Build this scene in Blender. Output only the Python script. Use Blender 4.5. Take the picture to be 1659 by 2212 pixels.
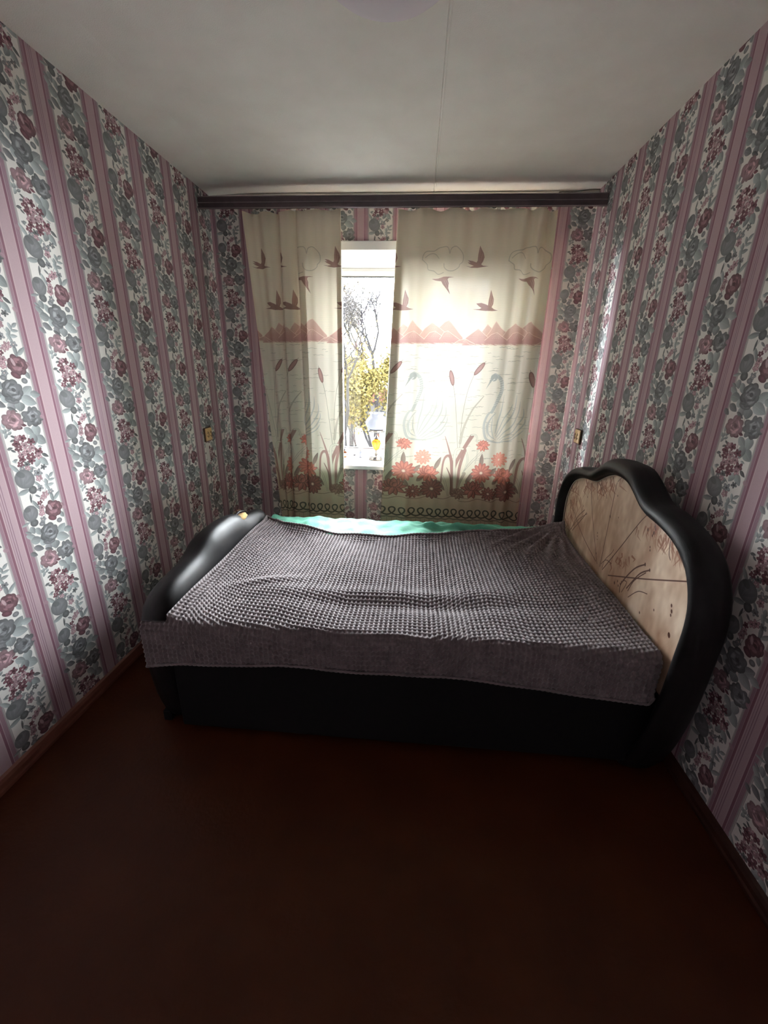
import bpy, bmesh, math, random
import numpy as np
from mathutils import Vector, Matrix

S = bpy.context.scene
COL = S.collection
for o in list(bpy.data.objects):
    bpy.data.objects.remove(o)

# ------------------------------------------------------------------ camera
RES = (1659, 2212)
FPX = 888.24
PITCH, YAW, ROLL = -0.3301, 0.0734, 0.0206
CAMZ = 1.4326
XL, XR, YB, ZC = -1.409, 1.0456, 3.103, 2.5      # left wall, right wall, window wall, ceiling
YF = -1.1                                        # wall behind the camera

def _rx(a):
    c, s = math.cos(a), math.sin(a); return np.array([[1, 0, 0], [0, c, -s], [0, s, c]])
def _rz(a):
    c, s = math.cos(a), math.sin(a); return np.array([[c, -s, 0], [s, c, 0], [0, 0, 1]])
ROT = _rz(YAW) @ _rx(PITCH) @ np.array([[1, 0, 0], [0, 0, -1], [0, 1, 0.]]) @ _rz(ROLL)

def ray(x, y):
    return ROT @ np.array([(x - RES[0] / 2) / FPX, -(y - RES[1] / 2) / FPX, -1.0])
def at_x(x, y, X):
    d = ray(x, y); t = X / d[0]; return np.array([0, 0, CAMZ]) + t * d
def at_y(x, y, Y):
    d = ray(x, y); t = Y / d[1]; return np.array([0, 0, CAMZ]) + t * d
def at_z(x, y, Z):
    d = ray(x, y); t = (Z - CAMZ) / d[2]; return np.array([0, 0, CAMZ]) + t * d

cam = bpy.data.cameras.new('camera'); camo = bpy.data.objects.new('camera', cam); COL.objects.link(camo)
cam.sensor_fit = 'HORIZONTAL'; cam.sensor_width = 36.0; cam.lens = 36.0 * FPX / RES[0]
cam.clip_start = 0.02; cam.clip_end = 500
M4 = Matrix.Identity(4)
for i in range(3):
    for j in range(3):
        M4[i][j] = ROT[i, j]
M4[2][3] = CAMZ
camo.matrix_world = M4
S.camera = camo

# ------------------------------------------------------------------ sky
W = bpy.data.worlds.new('overcast_sky'); S.world = W; W.use_nodes = True
nt = W.node_tree; nt.nodes.clear()
out = nt.nodes.new('ShaderNodeOutputWorld'); bg = nt.nodes.new('ShaderNodeBackground')
tc = nt.nodes.new('ShaderNodeTexCoord'); sp = nt.nodes.new('ShaderNodeSeparateXYZ')
rp = nt.nodes.new('ShaderNodeValToRGB'); nz = nt.nodes.new('ShaderNodeTexNoise')
nz.inputs['Scale'].default_value = 2.2; nz.inputs['Detail'].default_value = 3
mxs = nt.nodes.new('ShaderNodeMixRGB'); mxs.blend_type = 'MULTIPLY'; mxs.inputs[0].default_value = 0.2
rp.color_ramp.elements[0].position = 0.0; rp.color_ramp.elements[0].color = (0.95, 0.95, 1.0, 1)
rp.color_ramp.elements[1].position = 1.0; rp.color_ramp.elements[1].color = (0.86, 0.92, 1.0, 1)
nt.links.new(tc.outputs['Generated'], sp.inputs[0]); nt.links.new(sp.outputs['Z'], rp.inputs[0])
nt.links.new(tc.outputs['Generated'], nz.inputs['Vector'])
nt.links.new(rp.outputs[0], mxs.inputs[1]); nt.links.new(nz.outputs[0], mxs.inputs[2])
nt.links.new(mxs.outputs[0], bg.inputs['Color']); nt.links.new(bg.outputs[0], out.inputs['Surface'])
bg.inputs['Strength'].default_value = 325.0

# a sampling portal in the window opening: gives no light of its own
pl = bpy.data.lights.new('window_portal', 'AREA'); pl.shape = 'RECTANGLE'; pl.size = 1.25; pl.size_y = 1.45
pl.cycles.is_portal = True
plo = bpy.data.objects.new('window_portal', pl); COL.objects.link(plo)
plo.location = (-0.04, 3.47, 1.45); plo.rotation_euler = (math.radians(-90), 0, 0)

vs = S.view_settings
S.display_settings.display_device = 'sRGB'
vs.view_transform = 'Standard'; vs.look = 'None'; vs.gamma = 1.0; vs.exposure = 0.0
try: vs.use_curve_mapping = False
except Exception: pass
try:
    S.cycles.use_denoising = True
    S.cycles.denoiser = 'OPENIMAGEDENOISE'
    S.cycles.max_bounces = 14; S.cycles.diffuse_bounces = 8; S.cycles.transparent_max_bounces = 16
    S.cycles.transmission_bounces = 8
    S.cycles.sample_clamp_indirect = 12.0
except Exception:
    pass

# ------------------------------------------------------------------ helpers
def tag(o, label=None, cat=None, group=None, kind=None):
    if label: o['label'] = label
    if cat: o['category'] = cat
    if group: o['group'] = group
    if kind: o['kind'] = kind
    return o
def empty(name, loc=(0, 0, 0)):
    o = bpy.data.objects.new(name, None); COL.objects.link(o); o.location = loc; o.empty_display_size = 0.05
    return o
def link(name, me, mat=None, parent=None, smooth=False, autosmooth=None):
    o = bpy.data.objects.new(name, me); COL.objects.link(o)
    if mat is not None and len(me.materials) == 0: me.materials.append(mat)
    if smooth: me.polygons.foreach_set('use_smooth', [True] * len(me.polygons))
    if parent is not None:
        o.parent = parent
        if parent.type == 'EMPTY': o.matrix_parent_inverse = Matrix.Translation(parent.location).inverted()
    return o
def pydata(name, verts, faces, mat=None, parent=None, smooth=False, uvs=None):
    me = bpy.data.meshes.new(name); me.from_pydata([tuple(map(float, v)) for v in verts], [], faces); me.update()
    if uvs is not None:
        uvl = me.uv_layers.new(name='UVMap')
        li = np.empty(len(me.loops), dtype=np.int32); me.loops.foreach_get('vertex_index', li)
        uvl.data.foreach_set('uv', np.asarray(uvs, dtype=np.float32)[li].ravel())
    return link(name, me, mat, parent, smooth)
def bm_obj(name, bm, mat=None, parent=None, smooth=False):
    me = bpy.data.meshes.new(name); bmesh.ops.recalc_face_normals(bm, faces=bm.faces[:]); bm.to_mesh(me); bm.free()
    return link(name, me, mat, parent, smooth)
def add_box(bm, x0, x1, y0, y1, z0, z1, bev=0.0, seg=2):
    r = bmesh.ops.create_cube(bm, size=1.0)
    vs_ = r['verts']
    for v in vs_:
        v.co = Vector(((x0 + x1) / 2 + v.co.x * (x1 - x0), (y0 + y1) / 2 + v.co.y * (y1 - y0), (z0 + z1) / 2 + v.co.z * (z1 - z0)))
    if bev > 0:
        es = list({e for v in vs_ for e in v.link_edges})
        bmesh.ops.bevel(bm, geom=es, offset=bev, segments=seg, affect='EDGES', profile=0.5)
def box(name, x0, x1, y0, y1, z0, z1, mat, parent=None, bev=0.0, seg=2, smooth=False):
    bm = bmesh.new(); add_box(bm, x0, x1, y0, y1, z0, z1, bev, seg)
    return bm_obj(name, bm, mat, parent, smooth)
def lathe(name, prof, c, mat, parent=None, n=32, flute=0.0, nfl=16):
    vs_, fs = [], []
    for r, z in prof:
        for k in range(n):
            a = 2 * math.pi * k / n
            rr = r * (1 + flute * math.cos(nfl * a))
            vs_.append((c[0] + rr * math.cos(a), c[1] + rr * math.sin(a), c[2] + z))
    for i in range(len(prof) - 1):
        for k in range(n):
            fs.append((i * n + k, i * n + (k + 1) % n, (i + 1) * n + (k + 1) % n, (i + 1) * n + k))
    if prof[0][0] > 1e-4: fs.append(tuple(range(n))[::-1])
    if prof[-1][0] > 1e-4: fs.append(tuple((len(prof) - 1) * n + k for k in range(n)))
    return pydata(name, vs_, fs, mat, parent, True)
def tube_mesh(pts, rad, n=8, closed=False):
    pts = [Vector(p) for p in pts]; m = len(pts); vs_, fs = [], []
    rad = rad if hasattr(rad, '__len__') else [rad] * m
    for i, p in enumerate(pts):
        a = pts[(i - 1) % m] if (closed or i > 0) else p; b = pts[(i + 1) % m] if (closed or i < m - 1) else p
        t = (b - a).normalized(); u = t.cross(Vector((0.13, 0.27, 0.95))).normalized(); w = t.cross(u)
        for k in range(n):
            an = 2 * math.pi * k / n
            vs_.append(p + (u * math.cos(an) + w * math.sin(an)) * rad[i])
    for i in range(m if closed else m - 1):
        j = (i + 1) % m
        for k in range(n):
            fs.append((i * n + k, i * n + (k + 1) % n, j * n + (k + 1) % n, j * n + k))
    if not closed:
        fs.append(tuple(range(n))[::-1]); fs.append(tuple((m - 1) * n + k for k in range(n)))
    return vs_, fs
def tube(name, pts, rad, mat, parent=None, n=8, closed=False):
    v, f = tube_mesh(pts, rad, n, closed); return pydata(name, v, f, mat, parent, True)

# ------------------------------------------------------------------ materials
def mat_new(name):
    m = bpy.data.materials.new(name); m.use_nodes = True; t = m.node_tree
    b = t.nodes['Principled BSDF']; return m, t, b
def srgb(c):
    c = [x / 255.0 for x in c]
    return tuple([(x / 12.92 if x <= 0.04045 else ((x + 0.055) / 1.055) ** 2.4) for x in c] + [1.0])
def noise_mat(name, c1, c2, scale=30, rough=0.6, bump=0.1, bscale=None, detail=6, spec=0.5, metallic=0.0, coat=0.0, dist=0.01, stretch=None):
    m, t, b = mat_new(name)
    tcn = t.nodes.new('ShaderNodeTexCoord'); mp = t.nodes.new('ShaderNodeMapping')
    if stretch: mp.inputs['Scale'].default_value = stretch
    n = t.nodes.new('ShaderNodeTexNoise'); n.inputs['Scale'].default_value = scale; n.inputs['Detail'].default_value = detail
    r = t.nodes.new('ShaderNodeValToRGB'); r.color_ramp.elements[0].position = 0.3; r.color_ramp.elements[1].position = 0.7
    r.color_ramp.elements[0].color = srgb(c1); r.color_ramp.elements[1].color = srgb(c2)
    t.links.new(tcn.outputs['Object'], mp.inputs[0]); t.links.new(mp.outputs[0], n.inputs['Vector'])
    t.links.new(n.outputs[0], r.inputs[0]); t.links.new(r.outputs[0], b.inputs['Base Color'])
    b.inputs['Roughness'].default_value = rough; b.inputs['Metallic'].default_value = metallic
    b.inputs['Specular IOR Level'].default_value = spec
    b.inputs['Coat Weight'].default_value = coat
    if bump > 0:
        n2 = t.nodes.new('ShaderNodeTexNoise'); n2.inputs['Scale'].default_value = bscale or scale * 4; n2.inputs['Detail'].default_value = 4
        t.links.new(mp.outputs[0], n2.inputs['Vector'])
        bp = t.nodes.new('ShaderNodeBump'); bp.inputs['Strength'].default_value = bump; bp.inputs['Distance'].default_value = dist
        t.links.new(n2.outputs[0], bp.inputs['Height']); t.links.new(bp.outputs[0], b.inputs['Normal'])
    return m
def print_mat(name, img, rough=0.7, bump=0.05, bscale=400, spec=0.3, ext='REPEAT'):
    m, t, b = mat_new(name)
    uv = t.nodes.new('ShaderNodeUVMap'); uv.uv_map = 'UVMap'
    ti = t.nodes.new('ShaderNodeTexImage'); ti.image = img; ti.extension = ext; ti.interpolation = 'Linear'
    t.links.new(uv.outputs[0], ti.inputs[0]); t.links.new(ti.outputs[0], b.inputs['Base Color'])
    b.inputs['Roughness'].default_value = rough; b.inputs['Specular IOR Level'].default_value = spec
    tcn = t.nodes.new('ShaderNodeTexCoord'); n2 = t.nodes.new('ShaderNodeTexNoise'); n2.inputs['Scale'].default_value = bscale
    t.links.new(tcn.outputs['Object'], n2.inputs['Vector'])
    bp = t.nodes.new('ShaderNodeBump'); bp.inputs['Strength'].default_value = bump; bp.inputs['Distance'].default_value = 0.003
    t.links.new(n2.outputs[0], bp.inputs['Height']); t.links.new(bp.outputs[0], b.inputs['Normal'])
    return m

# ------------------------------------------------------------------ drawn patterns (computed here, nothing is loaded)
class Canvas:
    def __init__(s, w, h, col, wrapx=False, wrapy=False):
        s.w, s.h = w, h; s.a = np.empty((h, w, 3), np.float32); s.a[:] = np.array(col, np.float32) / 255; s.wx, s.wy = wrapx, wrapy
    def _put(s, x0, y0, x1, y1, fn):
        sx = (-s.w, 0, s.w) if s.wx else (0,); sy = (-s.h, 0, s.h) if s.wy else (0,)
        for dx in sx:
            for dy in sy:
                a0, b0 = max(0, int(math.floor(x0 + dx)) - 2), max(0, int(math.floor(y0 + dy)) - 2)
                a1, b1 = min(s.w, int(math.ceil(x1 + dx)) + 3), min(s.h, int(math.ceil(y1 + dy)) + 3)
                if a0 >= a1 or b0 >= b1: continue
                X, Y = np.meshgrid(np.arange(a0, a1) + 0.5 - dx, np.arange(b0, b1) + 0.5 - dy)
                m, c = fn(X, Y)
                R = s.a[b0:b1, a0:a1]; m = m[..., None]
                s.a[b0:b1, a0:a1] = R * (1 - m) + c * m
    def ell(s, cx, cy, rx, ry, ang, col, al=1.0, edge=1.0, col2=None):
        rx, ry = max(rx, .6), max(ry, .6)
        c, sn = math.cos(ang), math.sin(ang); r = max(rx, ry); C1 = np.array(col, np.float32) / 255
        C2 = C1 if col2 is None else np.array(col2, np.float32) / 255
        def fn(X, Y):
            u = ((X - cx) * c + (Y - cy) * sn) / rx; v = (-(X - cx) * sn + (Y - cy) * c) / ry
            d = np.sqrt(u * u + v * v); m = np.clip((1 - d) * min(rx, ry) / edge + .5, 0, 1) * al
            k = np.clip(d, 0, 1)[..., None]
            return m, C1 * (1 - k) + C2 * k
        s._put(cx - r, cy - r, cx + r, cy + r, fn)
    def leaf(s, cx, cy, rx, ry, ang, col, al=1.0, vein=None):
        c, sn = math.cos(ang), math.sin(ang); C1 = np.array(col, np.float32) / 255; ry = max(ry, .8)
        def fn(X, Y):
            u = ((X - cx) * c + (Y - cy) * sn) / rx; v = (-(X - cx) * sn + (Y - cy) * c) / ry
            w = np.clip(1 - u * u, 0, 1) ** 0.8 * (1 - 0.25 * u)
            m = np.clip((w - np.abs(v)) * ry / 1.0 + .3, 0, 1) * al * (np.abs(u) < 1)
            k = (1 + 0.16 * np.clip(v, -1, 1) - 0.10 * u)[..., None]
            cc = C1 * k
            if vein is not None:
                q = np.clip(1 - np.abs(v) * ry / 0.8, 0, 1)[..., None] * .5
                cc = cc * (1 - q) + np.array(vein, np.float32) / 255 * q
            return m, cc
        s._put(cx - rx, cy - rx, cx + rx, cy + rx, fn)
    def line(s, pts, w, col, al=1.0):
        ws = w if hasattr(w, '__len__') else [w] * len(pts)
        C1 = np.array(col, np.float32) / 255
        xs = [p[0] for p in pts]; ys = [p[1] for p in pts]; mw = max(ws)
        def fn(X, Y):
            m = np.zeros(X.shape, np.float32)
            for (ax, ay), (bx, by), wa, wb in zip(pts[:-1], pts[1:], ws[:-1], ws[1:]):
                dx, dy = bx - ax, by - ay; L = dx * dx + dy * dy + 1e-9
                t = np.clip(((X - ax) * dx + (Y - ay) * dy) / L, 0, 1)
                d = np.hypot(X - ax - t * dx, Y - ay - t * dy); r = (wa + (wb - wa) * t) / 2
                q = np.clip(r - d + .5, 0, 1) * np.clip(r * 2, 0.2, 1)
                m = np.maximum(m, q)
            return m * al, C1
        s._put(min(xs) - mw, min(ys) - mw, max(xs) + mw, max(ys) + mw, fn)
    def poly(s, pts, col, al=1.0, col2=None):
        P = np.array(pts, float); y0, y1 = P[:, 1].min(), P[:, 1].max()
        C1 = np.array(col, np.float32) / 255; C2 = C1 if col2 is None else np.array(col2, np.float32) / 255
        def fn(X, Y):
            m = np.zeros(X.shape, np.float32)
            for ox, oy in ((-.25, -.25), (.25, -.25), (-.25, .25), (.25, .25)):
                ins = np.zeros(X.shape, bool); x, y = X + ox, Y + oy
                for (ax, ay), (bx, by) in zip(P, np.roll(P, -1, 0)):
                    if ay == by: continue
                    cnd = ((ay > y) != (by > y)) & (x < (bx - ax) * (y - ay) / (by - ay) + ax); ins ^= cnd
                m += ins * .25
            k = np.clip((Y - y0) / max(y1 - y0, 1), 0, 1)[..., None]
            return m * al, C1 * (1 - k) + C2 * k
        s._put(P[:, 0].min(), y0, P[:, 0].max(), y1, fn)
    def image(s, name):
        im = bpy.data.images.new(name, s.w, s.h); buf = np.ones((s.h, s.w, 4), np.float32)
        buf[..., :3] = np.clip(s.a[::-1], 0, 1); im.pixels.foreach_set(buf.ravel()); im.update(); im.pack(); return im

def smooth_pts(pts, n=6):
    P = [np.array(p, float) for p in pts]; o_ = []
    for i in range(len(P) - 1):
        p0, p1, p2, p3 = P[max(i - 1, 0)], P[i], P[i + 1], P[min(i + 2, len(P) - 1)]
        for k in range(n):
            t = k / n
            o_.append(.5 * (2 * p1 + (p2 - p0) * t + (2 * p0 - 5 * p1 + 4 * p2 - p3) * t * t + (3 * p1 - p0 - 3 * p2 + p3) * t ** 3))
    o_.append(P[-1]); return [tuple(q) for q in o_]

# --- wallpaper: striped paper with columns of roses
WPE = [('rose',41,3,33,30,-8,'mar'),('ball',26,-30,17,10,-25,'dmar'),('bud',-55,14,27,28,-8,'gry'),('ball',-51,-24,15,13,-9,'dgr'),('flo',-7,21,12,10,-7,'mau'),('flo',-12,2,12,11,-25,'mau'),('flo',-9,42,10,8,-7,'dmar'),('flo',-14,-23,12,9,-9,'gry'),('ball',-22,-38,11,8,-9,'gry'),('ball',53,-50,11,9,-9,'gry'),('leaf',-82,-19,16,4,11,'tea'),('rose',-0,-80,37,34,-10,'gry'),('ball',-11,-113,24,11,-12,'gry'),('leaf',-65,-49,13,9,-69,'tea'),('leaf',-43,-61,15,9,-62,'tea'),('leaf',-77,-69,17,8,-28,'tea'),('leaf',-60,-90,19,12,-11,'tea'),('leaf',55,-85,20,14,39,'tea'),('leaf',50,-119,26,14,-23,'tea'),('leaf',82,-98,17,10,-11,'tea'),('leaf',-35,-108,14,11,-37,'tea'),('leaf',-59,-123,18,9,-29,'gry'),('leaf',-84,-138,13,7,-34,'gry'),('leaf',-17,-132,14,13,-80,'gry'),('leaf',11,-137,14,15,-93,'tea'),('leaf',-87,-52,11,4,-27,'tea'),('peo',-29,-181,36,27,-14,'mau'),('ball',-20,-205,19,8,-15,'dmar'),('leaf',-20,-144,16,5,-29,'dgr'),('peo',49,-175,37,28,-13,'gry'),('ball',49,-200,19,6,-14,'dgr'),('leaf',7,-201,9,4,-14,'dmar'),('leaf',50,-226,18,15,-80,'tea'),('leaf',21,-225,18,10,-39,'tea'),('leaf',60,-262,19,14,-39,'tea'),('leaf',31,-255,18,13,-92,'tea'),('leaf',-68,-194,9,5,-81,'tea'),('leaf',-67,-214,9,5,-118,'tea'),('leaf',-50,-206,11,5,-130,'tea'),('leaf',-68,-229,9,5,-118,'tea'),('leaf',-76,-213,7,4,-70,'tea'),('leaf',-53,-222,8,4,-152,'tea'),('flo',-12,-245,14,11,-16,'dmar'),('flo',18,-262,15,11,-24,'dmar'),('flo',-39,-260,14,11,-32,'dmar'),('flo',-11,-271,14,11,-16,'mau'),('flo',16,-285,14,10,-17,'mau'),('flo',-35,-278,14,10,-29,'dmar'),('flo',-7,-293,16,11,-17,'mau'),('flo',38,-301,16,12,-21,'dmar'),('flo',-29,-301,15,11,-18,'mau'),('flo',3,-315,17,13,-18,'dmar'),('flo',-32,-317,13,9,-18,'dmar'),('flo',1,-330,14,10,-18,'dmar'),('flo',34,-318,14,11,-37,'mau'),('flo',-20,-338,12,9,-19,'dgr'),('flo',-44,-334,12,9,-19,'dmar'),('flo',-41,-350,11,8,-19,'gry'),('flo',-21,-354,11,10,-19,'mau'),('flo',-30,-242,11,8,-16,'mau'),('leaf',-43,-236,9,3,-32,'dgr'),('leaf',-66,-274,9,4,8,'dgr'),('leaf',-56,-284,8,3,-33,'dgr'),('leaf',-58,-317,8,4,16,'tea'),('leaf',62,-320,13,5,-32,'dgr'),('leaf',-63,-321,8,3,-34,'tea'),('leaf',-50,-248,8,3,18,'dgr'),('leaf',49,-285,8,3,-16,'tea'),('leaf',50,-342,19,10,-49,'tea'),('leaf',22,-340,15,10,-119,'tea'),('flo',42,-362,12,8,-19,'dgr'),('leaf',-2,-355,11,3,-26,'tea'),('bud',-42,-389,36,32,-28,'gry'),('ball',-23,-434,15,14,-21,'dgr'),('leaf',-57,-433,22,7,8,'tea'),('leaf',-68,-346,22,6,-50,'tea'),('flo',14,-378,17,12,-19,'gry'),('flo',13,-398,13,11,-20,'mau'),('leaf',-8,-363,5,17,-34,'tea'),('leaf',66,-396,11,5,35,'tea'),('leaf',49,-403,12,5,-69,'tea'),('leaf',63,-415,12,4,4,'tea'),('leaf',38,-419,12,6,-80,'tea'),('leaf',53,-433,13,5,3,'tea'),('leaf',2,-420,19,4,-47,'tea'),('leaf',38,-441,16,5,-60,'tea'),('flo',7,-436,13,9,-21,'gry'),('flo',22,-463,14,10,-22,'mau'),('flo',46,-460,12,9,-21,'gry'),('flo',9,-474,13,9,-22,'mau'),('leaf',-10,-462,10,3,-37,'gry'),('leaf',46,-482,20,6,-86,'tea'),('leaf',68,-481,19,6,40,'tea'),('leaf',-40,-463,15,3,-99,'dgr'),('leaf',-25,-494,23,5,-62,'tea'),('leaf',80,6,9,6,-53,'mau'),('leaf',70,-31,12,7,-66,'tea')]
RM = 1.5                                   # pixels per mm
def make_wallpaper():
    rng = random.Random(4)
    pw, ph = 262 * 2, 531
    C = Canvas(int(pw * RM), int(ph * RM), (230, 228, 222), True, True)
    # stripes
    Xg = (np.arange(C.w) + .5) / RM
    rowc = C.a[0].copy()
    def put(a, b, col, al=1.0):
        m = (np.clip((Xg - a) * RM + .5, 0, 1) * np.clip((b - Xg) * RM + .5, 0, 1))[:, None] * al
        rowc[:] = rowc * (1 - m) + np.array(col, np.float32) / 255 * m
    for typ, c0 in ((0, 0), (0, 524), (1, 262)):
        put(c0 - 54, c0 + 54, (172, 142, 150))
        put(c0 - 54, c0 - 47, (152, 147, 146)); put(c0 + 46, c0 + 54, (150, 146, 146))
        put(c0 - 53, c0 - 51.5, (196, 190, 184)); put(c0 + 50, c0 + 51.5, (198, 190, 186))
        put(c0 - 47, c0 - 36, (148, 112, 124)); put(c0 + 31, c0 + 46, (146, 112, 124))
        for q in (-44, -41, -38, 34, 38, 42): put(c0 + q - .7, c0 + q + .7, (120, 82, 96))
        put(c0 - 35, c0 - 26, (114, 66, 82)); put(c0 + 20, c0 + 29, (112, 64, 82))
        put(c0 - 24, c0 - 22, (190, 162, 166)); put(c0 + 17, c0 + 18.5, (188, 160, 165))
        if typ == 1:
            put(c0 - 13, c0 - 10.5, (120, 84, 100)); put(c0 - 5, c0 - 2.5, (122, 86, 102)); put(c0 - 22, c0 - 18, (150, 116, 128))
    C.a[:] = (rowc * .80 + .20 * np.array((228, 226, 226), np.float32) / 255)[None]
    # faint roller texture
    nrg = np.random.RandomState(3)
    pal = {'mar': (132, 98, 104), 'dmar': (112, 74, 82), 'mau': (174, 142, 148), 'gry': (134, 136, 138), 'dgr': (104, 106, 107), 'tea': (156, 163, 163)}
    def dk(c, k): return tuple(min(255, v * k) for v in c)
    def elem(k, x, y, rx, ry, an, c):
        col = pal[c]
        if k == 'leaf':
            C.leaf(x, y, rx * 1.05, ry * 1.12, an, dk(col, rng.uniform(.82, 1.05)), .95, dk(col, 1.35))
        elif k == 'ball':
            C.ell(x, y, rx, ry, an, dk(col, 1.1), .95, 1.5, dk(col, .8))
        elif k == 'bud':
            C.ell(x, y, rx, ry, an, dk(col, 1.12), .96, 2, dk(col, .82))
            for q in range(5):
                C.ell(x + rx * (-.4 + .2 * q), y + ry * .15, rx * .13, ry * .62, an + .25 * (q - 2), dk(col, .86 + .12 * (q % 2)), .5, 3)
            C.ell(x - rx * .3, y - ry * .55, rx * .45, ry * .3, an, dk(col, .74), .6, 4)
        elif k in ('rose', 'peo'):
            n = 9
            for q in range(n):
                a = q * 2 * math.pi / n + rng.uniform(0, .45)
                C.ell(x + rx * .58 * math.cos(a), y + ry * .58 * math.sin(a), rx * rng.uniform(.36, .5), ry * rng.uniform(.34, .48), a, dk(col, rng.uniform(.84, 1.12)), .95, 1.6, dk(col, rng.uniform(.62, .8)))
            C.ell(x, y, rx * .78, ry * .78, 0, dk(col, 1.02), .9, 3, dk(col, .86))
            for q in range(14):
                a = rng.uniform(0, 6.28); rr = rng.uniform(.15, .68)
                C.ell(x + rx * rr * math.cos(a), y + ry * rr * math.sin(a), rx * rng.uniform(.2, .34), ry * .10, a + 1.57, dk(col, 1.32 if q % 2 else .68), .6, 2)
            C.ell(x + rx * .08, y - ry * .02, rx * .2, ry * .17, .4, dk(col, .6), .8, 2)
            if c == 'mar':
                C.ell(x - rx * .38, y - ry * .3, rx * .15, ry * .42, -.35, (206, 180, 184), .75, 2.5)
                C.ell(x - rx * .0, y + ry * .35, rx * .4, ry * .22, .2, (170, 130, 140), .6, 3)
        elif k == 'flo':
            for q in range(5):
                a = q * 2 * math.pi / 5 + an + rng.uniform(-.2, .2)
                C.ell(x + rx * .52 * math.cos(a), y + ry * .52 * math.sin(a), rx * .44, ry * .4, a, dk(col, rng.uniform(.9, 1.35)), .95, 1.0, dk(col, .85))
            C.ell(x, y, rx * .22, ry * .22, 0, (206, 188, 184) if rng.random() < .5 else dk(col, .6), .9, 1)
    for colx, dy in ((131, 0), (393, 265.5)):
        # stems first
        for s_ in ([(-12, 45), (0, 0), (-14, -60), (0, -120), (10, -230), (0, -300), (-20, -370), (-23, -434), (-40, -480), (-20, -520)],
                   [(10, -360), (20, -400), (46, -450), (50, -500)], [(66, -390), (38, -430), (10, -470)]):
            C.line([((colx + p[0]) * RM, (dy - p[1]) * RM) for p in smooth_pts(s_, 5)], 2.2, (118, 124, 120), .8)
        for k, u, v, ru, rv, an, c in sorted(WPE, key=lambda e: {'leaf': 0, 'flo': 1, 'ball': 2, 'bud': 3, 'peo': 3, 'rose': 4}[e[0]]):
            if abs(u) > 84: u *= .95
            gk = {'leaf': 1.16, 'flo': 1.22, 'ball': 1.08, 'bud': 1.08, 'rose': 1.12, 'peo': 1.12}[k]
            elem(k, (colx + u) * RM, (dy - v) * RM, ru * RM * gk, rv * RM * gk, -math.radians(an), c)
        # pinkish sprigs that run over the stripe
        for (u, v) in ((88, -8), (88, -180), (-90, -340), (84, -345)):
            C.ell((colx + u) * RM, (dy - v) * RM, 10 * RM, 7 * RM, .5, (168, 138, 146), .8, 3)
    g = nrg.normal(0, 1, (C.h, C.w)).astype(np.float32)
    C.a *= (1 + .018 * g)[..., None]
    return C.image('wallpaper_print')

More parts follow.
